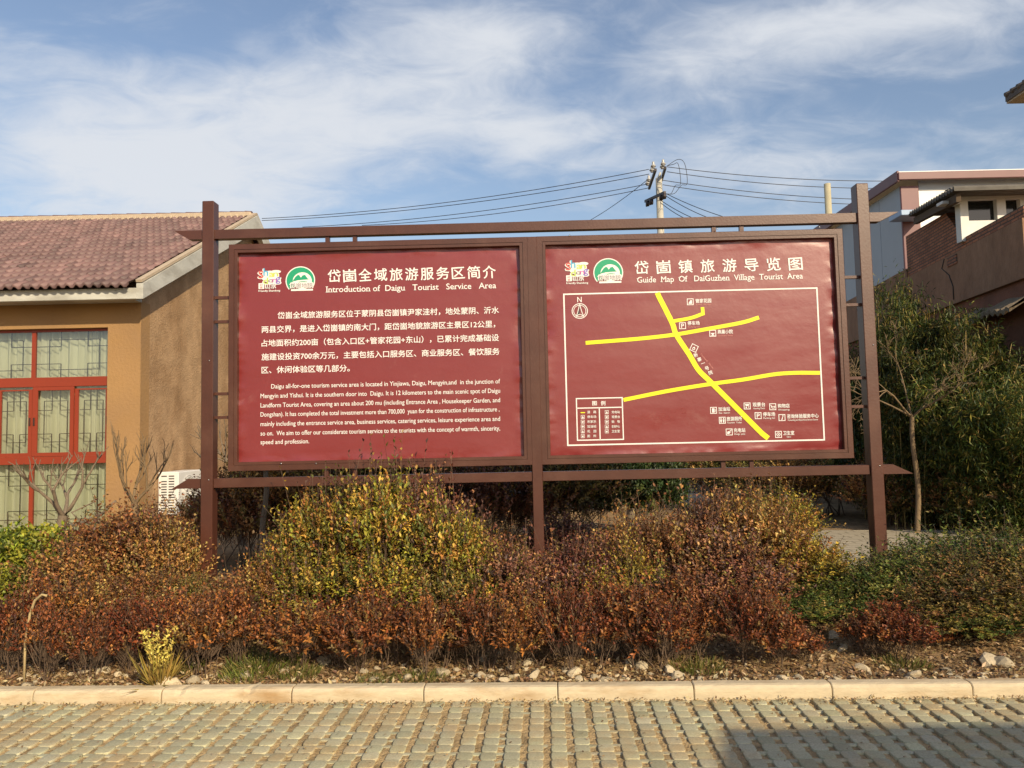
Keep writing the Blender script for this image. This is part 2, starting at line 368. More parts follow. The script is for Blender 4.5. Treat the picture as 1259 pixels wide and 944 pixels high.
# rails with slanted ends; the upper ones point out at the top edge, the lower ones at the foot
def rail(z0, z1, up):
    e = .30
    for a, b in ((P1 - e, P1 - .05), (P1 + .05, P2 - .05), (P2 + .05, P2 + e)):
        q = [(a, z0), (b, z0), (b, z1), (a, z1)]
        if a < P1 - .1: q = [(a + .13, z0), (b, z0), (b, z1), (a, z1)] if up else [(a, z0), (b, z0), (b, z1), (a + .13, z1)]
        if b > P2 + .1: q = [(a, z0), (b - .16, z0), (b, z1), (a, z1)] if up else [(a, z0), (b, z0), (b - .16, z1), (a, z1)]
        if not up and a > P1 and b < P2:
            for (a2, b2) in ((a, PC - .0425), (PC + .0425, b)):
                m_ = MB(); m_.box(a2, b2, -.036, .036, z0, z1, bev=.003); m_.build('rail', M_brown, SIGN)
            continue
        m_ = MB(); m_.prism(q, -.036, .036); m_.build('rail', M_brown, SIGN, recalc=True)
UR0, UR1 = 1.826 - .078 + ZP, 1.826 + ZP
LR0, LR1 = -.292 - .078 + ZP, -.292 + ZP
rail(UR0, UR1, True); rail(LR0, LR1, False)
for k, (x0, x1) in FR.items():
    # mitred frame: an outer flat, a groove, an inner lip, then the step down to the panel
    prof = [(-FO, .03), (-FO, -.042), (-FO + .003, -.045), (-.030, -.045), (-.029, -.040), (-.025, -.040), (-.024, -.044), (-.003, -.044), (0, -.041), (0, .03)]
    v = []; f = []
    for d, y in prof: v += [(x0 + d, y, ZB + d), (x1 - d, y, ZB + d), (x1 - d, y, ZT - d), (x0 + d, y, ZT - d)]
    for i in range(len(prof)):
        j = (i + 1) % len(prof)
        for c in range(4): f.append((i * 4 + c, i * 4 + (c + 1) % 4, j * 4 + (c + 1) % 4, j * 4 + c))
    b = MB(); b.add(v, f); b.build('panel_frame', M_brown, SIGN, recalc=True)
    b = MB(); b.box(x0 - .06, x1 + .06, .031, .044, ZB - .06, ZT + .06); b.build('back_sheet', M_brown, SIGN)
# small spacers between frame and rails, and between frame and outer posts
def ux(px, py): return S(px, py)[0]
for px in (403, 436.5, 877.5, 911.5):
    x = ux(px, 290); sbox('spacer', x - .017, x + .017, -.02, .02, ZT + FO, UR0, bev=0)
for px in (402, 437, 889, 924):
    x = ux(px, 580); sbox('spacer', x - .017, x + .017, -.02, .02, LR1, ZB - FO, bev=0)
for py in (366, 395.5, 484, 513):
    z = S(280, py)[1]; sbox('spacer', P1 + .05, FR['left'][0] - FO, -.016, .016, z - .012, z + .012, bev=0)
for py in (341, 375, 465, 500):
    z = S(1042, py)[1]; sbox('spacer', FR['right'][1] + FO, P2 - .05, -.016, .016, z - .012, z + .012, bev=0)
b = MB()
for px, py in ((347.8, 569.7), (390.7, 569.5), (700, 291), (880, 283), (1005, 281)):
    x, z = S(px, py); b.tube([(x, -.046, z), (x, -.052, z)], .006, n=8)
for x in (P1, P2):
    for z in (1.2, 2.2): b.tube([(x + .02, -.056, z + ZP - 1.5), (x + .02, -.0585, z + ZP - 1.5)], .005, n=8)
b.build('screw', M_glint, SIGN)

# red printed sheets, a little puckered along their edges
M_red = mat('red_banner', (.205, .021, .021), .33, .75, var=.05, vscale=2.5, bump=.10, bscale=9, col2=(.22, .034, .033), c2scale=5, c2range=(.62, .80), coat=.12)
M_red.node_tree.nodes['Principled BSDF'].inputs['Coat Roughness'].default_value = .35
t = M_red.node_tree; b_ = t.nodes['Principled BSDF']; src = b_.inputs['Base Color'].links[0].from_socket
tcn = nn(t, 'ShaderNodeTexCoord'); n = nn(t, 'ShaderNodeTexNoise', i_Scale=1.7, i_Detail=9, i_Roughness=.75, i_Distortion=.4); t.links.new(tcn.outputs['Object'], n.inputs['Vector'])
mr_ = nn(t, 'ShaderNodeMapRange'); t.links.new(n.outputs[0], mr_.inputs[0]); mr_.inputs[1].default_value = .60; mr_.inputs[2].default_value = .74; mr_.inputs[4].default_value = .22
mx = nn(t, 'ShaderNodeMix', data_type='RGBA'); t.links.new(mr_.outputs[0], mx.inputs[0]); t.links.new(src, mx.inputs[6]); mx.inputs[7].default_value = (.42, .25, .21, 1); t.links.new(mx.outputs[2], b_.inputs['Base Color'])
mpn = nn(t, 'ShaderNodeMapping'); mpn.inputs['Scale'].default_value = (1.2, 1, 5); t.links.new(tcn.outputs['Object'], mpn.inputs[0])
n = nn(t, 'ShaderNodeTexNoise', i_Scale=1.1, i_Detail=4, i_Roughness=.6); t.links.new(mpn.outputs[0], n.inputs['Vector'])
mr_ = nn(t, 'ShaderNodeMapRange'); t.links.new(n.outputs[0], mr_.inputs[0]); mr_.inputs[1].default_value = .3; mr_.inputs[2].default_value = .7; mr_.inputs[3].default_value = .26; mr_.inputs[4].default_value = .44; t.links.new(mr_.outputs[0], b_.inputs['Roughness'])
PANEL = {}
for k, (x0, x1) in FR.items():
    xs = np.linspace(x0 - .004, x1 + .004, 121); zs = np.linspace(ZB - .004, ZT + .004, 91); X, Z = np.meshgrid(xs, zs)
    d = np.minimum(np.minimum(X - x0, x1 - X), np.minimum((Z - ZB), (ZT - Z) * (1.0 if k == 'left' else .8)))
    wgt = np.clip(1 - d / .085, 0, 1) ** 1.5
    s = 1 if k == 'left' else 2
    Y = wgt * .009 * (vnoise(X * 4, Z * 14, s) + .6 * vnoise(X * 10, Z * 30, s + 20)) + .0011 * vnoise(X * 1.5, Z * 6, s + 4)
    n, kk = X.shape; i = np.arange(n * kk).reshape(n, kk)
    F = np.stack([i[:-1, :-1], i[:-1, 1:], i[1:, 1:], i[1:, :-1]], -1).reshape(-1, 4)
    PANEL[k] = link('panel', np_mesh('panel', np.stack([X, Y, Z], -1).reshape(-1, 3), F, smooth=True), M_red, SIGN)
PANEL['left']['label'] = 'red panel printed with the introduction in Chinese and English'
PANEL['right']['label'] = 'red panel printed with the guide map and yellow roads'

# ---- writing
_fc = bpy.data.curves.new('lettering_source', 'FONT'); _fo = bpy.data.objects.new('lettering_source', _fc); COL.objects.link(_fo)
_fc.resolution_u = 3; _fc.dimensions = '2D'; _fc.fill_mode = 'FRONT'
_cache = {}
def glyphs(txt, offset=0.0, shear=0.0, spacing=1.0):
    key = (txt, offset, shear, spacing)
    if key in _cache: return _cache[key]
    _fc.body = txt; _fc.offset = offset; _fc.shear = shear; _fc.space_character = spacing
    bpy.context.view_layer.update(); dg = bpy.context.evaluated_depsgraph_get(); oe = _fo.evaluated_get(dg); me = oe.to_mesh()
    V = np.array([v.co[:] for v in me.vertices]).reshape(-1, 3)[:, :2]; F = [tuple(p.vertices) for p in me.polygons]
    oe.to_mesh_clear(); _cache[key] = (V, F); return V, F
class Print:
    def __init__(s): s.mb = MB()
    def text(s, txt, x0, x1, z0, h, offset=.0, cjk=False, rot=0, depth=-.0025, spacing=1.0, shear=0, lift=0, serif=False, bold2=0):
        """TXT from x0 to x1 with its baseline at z0; h is the height of a capital (or of a Chinese character)"""
        V, F = glyphs(txt, 0, shear, spacing)
        if not len(V): return
        V = V.copy(); a, b = V[:, 0].min(), V[:, 0].max()
        V[:, 0] = (V[:, 0] - a) / (b - a)
        V[:, 1] = (V[:, 1] + (.08 if cjk else 0)) * h / (.93 if cjk else .70)
        w = x1 - x0; V[:, 0] *= w
        if serif: V, F = add_serifs(V, F, h)
        b_ = offset * h * .62
        for k, (dx, dz) in enumerate(((0, 0), (b_, 0), (-b_, 0), (0, b_), (0, -b_)) if b_ else ((0, 0),)):
            P = V + np.array((dx, dz))
            if rot:
                c, sn = math.cos(rot), math.sin(rot); P = np.stack([P[:, 0] * c - P[:, 1] * sn, P[:, 0] * sn + P[:, 1] * c], 1)
            s.mb.add([(x0 + p[0], depth - .00012 * k, z0 + p[1]) for p in P], F)
    def line(s, pts, w, depth=-.0022, closed=False):
        pts = [np.array(p, float) for p in pts]
        n = len(pts); vs = []
        for i in range(n):
            a = pts[i - 1] if (i > 0 or closed) else None; c = pts[(i + 1) % n] if (i < n - 1 or closed) else None; p = pts[i]
            d1 = (p - a) / np.linalg.norm(p - a) if a is not None else None; d2 = (c - p) / np.linalg.norm(c - p) if c is not None else None
            if d1 is None: d1 = d2
            if d2 is None: d2 = d1
            t = d1 + d2; t /= np.linalg.norm(t); nrm = np.array((-t[1], t[0])); k = 1 / max(.5, abs(nrm @ np.array((-d1[1], d1[0]))))
            vs += [p + nrm * w / 2 * k, p - nrm * w / 2 * k]
        fs = [(2 * i, 2 * i + 1, (2 * i + 3) % (2 * n), (2 * i + 2) % (2 * n)) for i in range(n if closed else n - 1)]
        s.mb.add([(v[0], depth, v[1]) for v in vs], fs)
    def poly(s, pts, depth=-.0022): s.mb.add([(p[0], depth, p[1]) for p in pts], [tuple(range(len(pts)))])
    def disc(s, c, rx, rz, n=24, depth=-.0022): s.poly([(c[0] + rx * math.cos(2 * math.pi * i / n), c[1] + rz * math.sin(2 * math.pi * i / n)) for i in range(n)], depth)
    def ring(s, c, rx, rz, w, n=32, depth=-.0022): s.line([(c[0] + rx * math.cos(2 * math.pi * i / n), c[1] + rz * math.sin(2 * math.pi * i / n)) for i in range(n)], w, depth, True)
    def build(s, name, m, parent): return s.mb.build(name, m, parent)
def add_serifs(V, F, h):
    """slab serifs at the ends of the upright stems"""
    V = list(map(tuple, V)); F = list(F); A = np.array(V)
    def cuts(y):
        seg = []
        for f in F0:
            q = [A[i] for i in f]; xs = []
            for i in range(len(q)):
                p, r = q[i], q[(i + 1) % len(q)]
                if (p[1] - y) * (r[1] - y) < 0: xs.append(p[0] + (r[0] - p[0]) * (y - p[1]) / (r[1] - p[1]))
            if len(xs) >= 2: seg.append((min(xs), max(xs)))
        seg.sort(); out = []
        for a, b in seg:
            if out and a <= out[-1][1] + h * .01: out[-1][1] = max(out[-1][1], b)
            else: out.append([a, b])
        return out
    F0 = list(F); t = h * .085; e = h * .115
    for y1, y2, za, zb in ((.05 * h, .2 * h, 0, t), (.95 * h, .8 * h, h - t, h), (.70 * h, .58 * h, .76 * h - t, .76 * h)):
        c2 = cuts(y2)
        for a, b in cuts(y1):
            if b - a > h * .30: continue
            if any(abs(a - c) < h * .05 and abs(b - d) < h * .05 for c, d in c2):
                if za > .6 * h and za < .8 * h and any(c < (a + b) / 2 < d for c, d in cuts(.85 * h)): continue
                k = len(V); V += [(a - e, za), (b + e, za), (b + e, zb), (a - e, zb)]; F.append((k, k + 1, k + 2, k + 3))
    return np.array(V), F

def L(px0, py0, px1, py1):
    (x0, z0), (x1, z1) = S(px0, py0), S(px1, py1); return x0, x1, (z0 + z1) / 2
U = 1 / 143.                                             # metres to a photograph pixel on the board
def c3(x, y): return 310 + x / 3.815, 310 + y / 3.815
def c4(x, y): return 310 + x / 3.815, 455 + y / 3.815
title = Print(); sub = Print(); body = Print()
# left panel: title, subtitle
tx = '岱崮全域旅游服务区简介'
xa, za = S(403.5, 346); xb, zb = S(610, 343.5); pitch = (xb - xa - 15.6 * U) / 10
for i, ch in enumerate(tx):
    x = xa + i * pitch; z = (za + zb) / 2
    title.text(ch, x, x + 15.6 * U, z, 15.5 * U, .022, True, rot=R(2.5))
x0, x1, z = L(401.5, 357.8, 610, 355.8)
sub.text('Introduction of  Daigu   Tourist   Service   Area', x0, x1, z, 7.2 * U, .018, serif=True)
for txt, xl, yl, xr, yr in (('岱崮全域旅游服务区位于蒙阴县岱崮镇尹家洼村，地处蒙阴、沂水', 120, 290, 1157, 277), ('两县交界，是进入岱崮镇的南大门，距岱崮地貌旅游区主景区12公里，', 45, 353, 1140, 345),
                            ('占地面积约200亩（包含入口区+管家花园+东山），已累计完成基础设', 45, 418, 1157, 408), ('施建设投资700余万元，主要包括入口服务区、商业服务区、餐饮服务', 45, 483, 1160, 472), ('区、休闲体验区等几部分。', 45, 549, 458, 546)):
    x0, x1, z = L(*c3(xl, yl), *c3(xr, yr)); body.text(txt, x0, x1, z - 4.3 * U, 8.4 * U, .022, True)
for txt, xl, yl, xr, yr in (('Daigu all-for-one tourism service area is located in Yinjiawa, Daigu, Mengyin,and  in the junction of', 90, 70, 1163, 58), ('Mengyin and Yishui. It is the southern door into  Daigu. It is 12 kilometers to the main scenic spot of Daigu', 40, 115, 1163, 102),
                            ('Landform Tourist Area, covering an area about 200 mu (including Entrance Area , Housekeeper Garden, and', 40, 160, 1163, 145), ('Dongshan). It has completed the total investment more than 700,000  yuan for the construction of infrastructure ,', 40, 203, 1160, 188),
                            ('mainly including the entrance service area, business services, catering services, leisure experience area and', 40, 248, 1163, 232), ('so on.  We aim to offer our considerate tourism service to the tourists with the concept of warmth, sincerity,', 40, 292, 1163, 277),
                            ('speed and profession.', 40, 337, 268, 333)):
    x0, x1, z = L(*c4(xl, yl), *c4(xr, yr)); body.text(txt, x0, x1, z - 2.6 * U, 5.4 * U, .012)
title.build('title_lettering', M_white, PANEL['left']); sub.build('subtitle_lettering', M_white, PANEL['left']); body.build('body_lettering', M_white, PANEL['left'])

def logos(pxa, pya, pxb, pyb, panel):
    """the coloured word mark and the green mountain emblem, between two photograph pixels (upper left, lower right)"""
    (xa, zt), (xb, zb) = S(pxa, pya), S(pxb, pyb); w = xb - xa; h = zt - zb
    def q(x, y): return xa + x * w, zt - y * h                # unit frame, y down
    bk = Print(); parts = {}
    for i, (ch, x, y, s, c) in enumerate((('S', .0, .42, .40, 'p_red'), ('h', .09, .33, .42, 'p_blue'), ('a', .19, .38, .34, 'p_yel'), ('n', .265, .36, .30, 'p_lime'),
                                          ('d', .085, .66, .34, 'p_lime'), ('o', .175, .60, .25, 'p_grey'), ('n', .245, .60, .27, 'p_mag'), ('g', .305, .58, .36, 'p_vio'))):
        x0, z0 = q(x, y); x1 = x0 + w * (.085 if ch != 'h' else .08); hh = s * h * .75
        bk.text(ch, x0 - .006, x1 + .006, z0 - .004, hh, .10, depth=-.0022)
        pr = parts.setdefault(c, Print()); pr.text(ch, x0, x1, z0, hh, .03, depth=-.0032)
    cx_, cz_ = q(.2, .36); bk.disc((cx_, cz_), .15 * w, .24 * h, depth=-.0016)
    cx_, cz_ = q(.27, .56); bk.disc((cx_, cz_), .13 * w, .16 * h, depth=-.0019)
    cx_, cz_ = q(.31, .17); bk.disc((cx_, cz_), .09 * w, .07 * h, depth=-.0018)
    x0, z0 = q(.0, .87); bk.poly([(x0, z0), (x0 + .1 * w, z0), (x0 + .1 * w, z0 + .24 * h), (x0, z0 + .24 * h)])
    seal = parts.setdefault('p_red', Print())
    for k, ch in enumerate('好客'):
        seal.text(ch, x0 + .022 * w, x0 + .078 * w, z0 + (.12 - .105 * k) * h, .09 * h, .0, True, depth=-.0032)
    x0, z0 = q(.12, .86); bk.text('山东', x0, x0 + .19 * w, z0, .22 * h, .09, True)
    parts.setdefault('p_grey', Print()).text('山东', x0 + .01 * w, x0 + .18 * w, z0 + .01 * h, .19 * h, .0, True, depth=-.0032)
    x0, z0 = q(.0, .985); bk.text('Friendly Shandong', x0, x0 + .385 * w, z0, .075 * h, .05)
    # emblem
    c = q(.745, .56); rx, rz = .245 * w, .545 * h
    def arc(k0, k1, a0, a1, n=28, dx=0, dz=0): return [(c[0] + dx * w + k0 * rx * math.cos(a0 + (a1 - a0) * i / n), c[1] + dz * h + k1 * rz * math.sin(a0 + (a1 - a0) * i / n)) for i in range(n + 1)]
    A0, A1 = R(-25), R(218)
    def cres(pad, depth, pr):
        o = arc(1 + pad, 1 + pad, A0, A1); i_ = arc(.70 - pad, .68 - pad, A0, A1, dx=.035, dz=-.03)
        n = len(o); pr.mb.add([(p[0], depth, p[1]) for p in o + i_], [(k, k + 1, n + k + 1, n + k) for k in range(n - 1)])
    cres(.075, -.0018, bk); cc = Print(); cres(0, -.0026, cc)
    bk.disc((c[0] + .035 * w, c[1] - .03 * h), .66 * rx, .62 * rz, depth=-.0020)
    mt = [q(.60, .60), q(.66, .40), q(.695, .33), q(.725, .33), q(.755, .44), q(.785, .35), q(.83, .33), q(.87, .47), q(.90, .52), q(.8, .53), q(.70, .545)]
    cc.poly(mt, -.0030); cc.line([q(.70, .63), q(.78, .605), q(.86, .62)], .03 * h, -.0030)
    x0, z0 = q(.555, .87); bk.text('岱崮地貌', x0, x0 + .42 * w, z0, .24 * h, .10, True, depth=-.0034); 
    parts.setdefault('p_grey', Print()).text('岱崮地貌', x0 + .012 * w, x0 + .408 * w, z0 + .01 * h, .20 * h, -.004, True, depth=-.0040)
    x0, z0 = q(.58, .985); bk.poly([(x0, z0), (x0 + .39 * w, z0), (x0 + .39 * w, z0 + .075 * h), (x0, z0 + .075 * h)], -.0030)
    e = bk.build('emblem', M_white, panel); 
    for k, pr in parts.items(): pr.build('emblem_print', M_col[k], panel)
    cc.build('emblem_mountain', M_green, panel)
logos(318, 329.5, 387, 357.5, PANEL['left'])
logos(695.5, 319.5, 766, 348, PANEL['right'])

# right panel
title = Print(); sub = Print(); w_ = Print(); yl = Print(); pk = Print()
xa, za = S(781, 338.5); xb, zb = S(987, 331); pitch = (xb - xa - 16.5 * U) / 7
for i, ch in enumerate('岱崮镇旅游导览图'):
    x = xa + i * pitch; title.text(ch, x, x + 16.5 * U, (za + zb) / 2, 16 * U, .022, True, rot=R(2.5))
x0, x1, z = L(783.5, 347.6, 987, 342.3); sub.text('Guide  Map  Of   DaiGuzhen  Village  Tourist  Area', x0, x1, z, 7 * U, .018, serif=True)
bx = [S(693.4, 362.3), S(1004.6, 353.5), S(1012.9, 541.4), S(697.9, 546.6)]
X0, X1, Z0, Z1 = (bx[0][0] + bx[3][0]) / 2, (bx[1][0] + bx[2][0]) / 2, (bx[2][1] + bx[3][1]) / 2, (bx[0][1] + bx[1][1]) / 2
w_.line([(X0, Z0), (X1, Z0), (X1, Z1), (X0, Z1)], .012, closed=True)
def spl(pts, n=8):
    P = [np.array(S(*p)) for p in pts]; P = [2 * P[0] - P[1]] + P + [2 * P[-1] - P[-2]]; out = []
    for i in range(1, len(P) - 2):
        for k in range(n):
            t = k / n; a, b, c, d = P[i - 1:i + 3]
            out.append(.5 * (2 * b + (c - a) * t + (2 * a - 5 * b + 4 * c - d) * t * t + (3 * b - a - 3 * c + d) * t ** 3))
    return out + [P[-2]]
rd = spl([(808, 360.5), (825.8, 395.8), (831.5, 411.5), (847.3, 435.8), (859, 455), (877.4, 473.2), (945.5, 541.5)]); rd[0] = np.array((rd[0][0], Z1 - .006)); rd[-1] = np.array((rd[-1][0] - .006, Z0 + .022))
yl.line(rd, 6.2 * U, -.0026)
yl.line(spl([(720, 421.5), (765.8, 418), (797, 415.2), (831.5, 411), (866, 405), (911.6, 396.6), (933, 390.2)]), 4.6 * U, -.0029)
yl.line(spl([(826.5, 395), (848.7, 391), (864.2, 385.6)]) + [np.array(S(863.5, 377.6))], 4.2 * U, -.0032)
yl.line(spl([(766.5, 491.6), (821, 480.6), (873.5, 472), (912.8, 466.7), (952, 460.1), (978.3, 458.3), (1008, 458.3)]), 4.6 * U, -.0029)
# compass
c = S(712.8, 382.3); w_.ring(c, 9.3 * U, 9.0 * U, .9 * U); w_.ring(c, 7.4 * U, 7.1 * U, .7 * U)
def o_(p, dx, dy): return p[0] + dx * U, p[1] - dy * U
for s in (-1, 1):
    w_.line([o_(c, 0, -8.5), o_(c, s * 2.4, 1), o_(c, s * 4.6, 7)], .8 * U, -.0026); w_.line([o_(c, s * 4.6, 7), o_(c, s * 2, 4.6), o_(c, 0, 4)], .7 * U, -.0026)
ik = Print(); ik.poly([o_(c, 0, -8), o_(c, 0, 4), o_(c, -3.8, 6.5)], -.0024)
x, z = S(712.5, 371.5); w_.text('N', x - 2.6 * U, x + 2.6 * U, z, 6.5 * U, .02)
# places with their pictograms
def icon(px, py, kind, s=3.6, rot=0):
    c = S(px, py); k = math.cos(rot); n = math.sin(rot)
    def o(dx, dy): dx, dy = dx * k + dy * n, -dx * n + dy * k; return c[0] + dx * U, c[1] - dy * U
    w_.line([o(-s, -s), o(s, -s), o(s, s), o(-s, s)], .8 * U, closed=True)
    if kind == 'P': x, z = o(-1.6, 2.5); w_.text('P', x, x + 3.4 * U, z, 5 * U, .03)
    elif kind == 'fuel': w_.poly([o(-1.8, 2.6), o(1.2, 2.6), o(1.2, -2.4), o(-1.8, -2.4)]); w_.line([o(1.8, 2), o(2.4, 0), o(2, -1.6)], .6 * U)
    elif kind == 'wc':
        for d in (-1.5, 1.5): w_.disc(o(d, -2.1), .75 * U, .75 * U, 10); w_.poly([o(d - 1.1, -1), o(d + 1.1, -1), o(d + .6, 2.7), o(d - .6, 2.7)])
    elif kind == 'plug': w_.poly([o(-2.6, 2.4), o(-2.2, -.4), o(.2, -1.2), o(1.6, .8), o(-.6, 2.4)]); w_.line([o(0, 0), o(2.7, -2.6)], .9 * U)
    elif kind == 'view': w_.poly([o(-2.6, -2.2), o(2.6, -2.2), o(2.0, -.2), o(-1.6, .1)]); w_.poly([o(-2, .8), o(0, .8), o(-.6, 2.7), o(-1.7, 2.7)]); w_.poly([o(1, .6), o(2.4, .6), o(1.6, 2.7)])
    elif kind == 'shop': w_.line([o(-2.6, -2), o(-1.8, -1.6), o(-1, 1.6), o(2, 1.6), o(2.6, -1)], .8 * U); w_.line([o(-1.4, -.4), o(2.2, -.4)], .7 * U)
    elif kind == 'i': w_.poly([o(-.9, 2.7), o(.4, -.8), o(1.3, -.8), o(.4, 2.7)]); w_.disc(o(1.2, -2), .8 * U, .8 * U, 10)
    elif kind == 'med': w_.ring(o(0, 0), 2 * U, 2 * U, .8 * U, 16); w_.poly([o(-.7, -.7), o(.7, -.7), o(.7, .7), o(-.7, .7)]); w_.line([o(-2.9, 0), o(-1.6, 0)], .7 * U); w_.line([o(2.9, 0), o(1.6, 0)], .7 * U)
    elif kind == 'hill': w_.poly([o(-2.4, 2.4), o(-1.2, .2), o(.6, -2.2), o(2, -1.8), o(2.3, 2.4)])
    elif kind == 'tea': w_.poly([o(-2.8, -.4), o(2.8, -.4), o(.7, 1.4), o(2.4, 2.8), o(-2.4, 2.8), o(-.7, 1.4)])
    elif kind == 'inn': w_.poly([o(-2, .3), o(0, -1.8), o(2, .3)]); w_.line([o(-1.2, .6), o(-1.2, 2), o(1.2, 2), o(1.2, .6)], .7 * U)
for px, py, kind, cn, en, xl, xr, yc in ((848.6, 371, 'hill', '管家花园', 'Butler  Garden', 855, 874.3, 370), (839.1, 400.4, 'P', '停车场', 'Parking lot', 845.3, 860, 397.4), (876.2, 409.7, 'tea', '燕巢小院', 'Courtyard  Home', 882.2, 900.8, 408),
                                     (877.2, 504.4, 'fuel', '加油站', 'Gas  station', 883, 897.5, 503), (888, 516.6, 'wc', '旅游厕所', 'Tourism  Toilet', 893.2, 912, 515), (896.5, 531, 'plug', '充电站', 'Charge  point', 902, 916.2, 529),
                                     (918.5, 499, 'view', '观景台', 'Viewing Deck', 925.2, 940.6, 497.5), (950, 500, 'shop', '购物店', 'Shopping', 956.2, 970.6, 499), (932, 510.9, 'P', '停车场', 'Parking lot', 938, 952.8, 509.4),
                                     (961.3, 513.3, 'i', '咨询体验服务中心', 'Consulting and Experience Service Center', 967.5, 1006.3, 511.8), (957, 534, 'med', '卫生室', 'Clinic', 962.8, 976.3, 532.4)):
    icon(px, py, kind); xa, z = S(xl, yc); xb, _ = S(xr, yc)
    w_.text(cn, xa, xb, z - 2.4 * U, 5.0 * U, .03, True); m_ = pk if py < 450 else w_
    m_.text(en, xa + (.3 if en == 'Clinic' else .02) * (xb - xa), xb - (.3 if en == 'Clinic' else .02) * (xb - xa), z - 5.4 * U, 1.9 * U, .02)
icon(853.2, 427.8, 'inn', 3.9, R(-28))
for ch, px, py in (('新', 855.5, 436.2), ('寨', 860, 441.6), ('一', 864.5, 446.4), ('号', 869.2, 452.4), ('院', 873.7, 457.8)):
    x, z = S(px, py); a = R(38); c_, s_ = math.cos(a), math.sin(a); o = np.array((x, z)) - np.array((-2.4 * U * s_ * -1 + 2.4 * U * c_, 2.4 * U * c_ - 2.4 * U * s_)) * .0
    w_.text(ch, x - 2.4 * U + .6 * U, x + 2.4 * U + .6 * U, z - 3.2 * U, 4.8 * U, .03, True, rot=R(18))
for t_, pa, pb in (('Courtyard', (861, 435.5), (868.8, 444.5)), ('House', (871, 447), (876, 453.2))):
    a, b = np.array(S(*pa)), np.array(S(*pb)); d = b - a; pk.text(t_, a[0], a[0] + np.linalg.norm(d), a[1], 1.8 * U, .02, rot=math.atan2(d[1], d[0]))
# legend
lx0, lz1 = S(708.6, 490); lx1, lz0 = S(766.5, 540)
w_.line([(lx0, lz0), (lx1, lz0), (lx1, lz1), (lx0, lz1)], .0095, closed=True)
hz = S(736, 501.2)[1]; dx_ = S(737.3, 520)[0]
w_.line([(lx0, hz), (lx1, hz)], .009); w_.line([(dx_, hz), (dx_, lz0)], .009)
for ch, px in (('图', 731), ('例', 741.5)): x, z = S(px, 498.3); w_.text(ch, x - 2.7 * U, x + 2.7 * U, z, 5.4 * U, .03, True)
for i, (a, b) in enumerate((('道　路', '充电站'), ('停车场', '观景台'), ('农家乐', '购　物'), ('加油站', '咨询中心'), ('花　园', '卫生室'), ('厕　所', None))):
    y = 506.6 + i * 5.9
    for txt, px0, px1, ic in ((a, 722, 733, 716.5), (b, 752, 762, 746)):
        if not txt: continue
        x, z = S(px0, y); x1, _ = S(px1, y); w_.text(txt, x, x1, z - 1.6 * U, 3.3 * U, .02, True)
        if i == 0 and ic < 720: x, z = S(ic, y + .6); yl.line([(x - 2.6 * U, z), (x + 2.6 * U, z)], 1.2 * U, -.0026)
        else:
            x, z = S(ic, y); w_.line([(x - 2 * U, z - 2 * U), (x + 2 * U, z - 2 * U), (x + 2 * U, z + 2 * U), (x - 2 * U, z + 2 * U)], .45 * U, closed=True)
            if (i + (ic > 740)) % 3 == 0: w_.disc((x, z), 1.2 * U, 1.2 * U, 8)
            elif (i + (ic > 740)) % 3 == 1: w_.poly([(x - 1.3 * U, z - 1.5 * U), (x + 1.3 * U, z - 1.5 * U), (x, z + 1.5 * U)])
            else: w_.poly([(x - 1.2 * U, z + .4 * U), (x + 1.2 * U, z + .9 * U), (x + .6 * U, z - 1.4 * U), (x - .9 * U, z - 1.2 * U)])
title.build('title_lettering', M_white, PANEL['right']); sub.build('subtitle_lettering', M_white, PANEL['right'])
w_.build('map_print', M_white, PANEL['right']); yl.build('map_road', M_yellow, PANEL['right']); pk.build('small_lettering', mat('pink_print', (.62, .25, .22), .5), PANEL['right']); ik.build('compass_needle', M_ink, PANEL['right'])
bpy.data.objects.remove(_fo)

# ------------------------------------------------------------------ the ochre house
M_ochre = mat('ochre_render', (.36, .215, .095), .9, .15, var=.12, vscale=2.2, bump=.5, bscale=22, col2=(.27, .165, .085), c2scale=1.1, c2range=(.42, .72))
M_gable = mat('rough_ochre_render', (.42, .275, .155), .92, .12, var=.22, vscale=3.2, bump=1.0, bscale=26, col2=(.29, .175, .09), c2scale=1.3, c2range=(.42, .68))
M_conc = mat('pale_concrete', (.50, .50, .46), .8, .3, var=.12, vscale=3, bump=.2, bscale=30, col2=(.38, .37, .33), c2scale=1.3, stretch=(1, 1, 2.5))
M_cream = mat('cream_mortar', (.46, .37, .27), .85, .2, var=.15, vscale=8)
M_tile = bpy.data.materials.new('mauve_roof_tile'); M_tile.use_nodes = True
def tile_shader(m, c1, c2):
    t = m.node_tree; b = t.nodes['Principled BSDF']; a = nn(t, 'ShaderNodeAttribute', attribute_name='Col'); tcn = nn(t, 'ShaderNodeTexCoord')
    n = nn(t, 'ShaderNodeTexNoise', i_Scale=1.2, i_Detail=7, i_Roughness=.7); t.links.new(tcn.outputs['Object'], n.inputs['Vector'])
    mr_ = nn(t, 'ShaderNodeMapRange'); t.links.new(n.outputs[0], mr_.inputs[0]); mr_.inputs[1].default_value = .4; mr_.inputs[2].default_value = .7
    mx = nn(t, 'ShaderNodeMix', data_type='RGBA'); t.links.new(mr_.outputs[0], mx.inputs[0]); mx.inputs[6].default_value = (*c1, 1); mx.inputs[7].default_value = (*c2, 1)
    m2 = nn(t, 'ShaderNodeMix', data_type='RGBA', blend_type='MULTIPLY'); m2.inputs[0].default_value = 1; t.links.new(mx.outputs[2], m2.inputs[6]); t.links.new(a.outputs['Color'], m2.inputs[7])
    t.links.new(m2.outputs[2], b.inputs['Base Color']); b.inputs['Roughness'].default_value = .55; b.inputs['Specular IOR Level'].default_value = .4
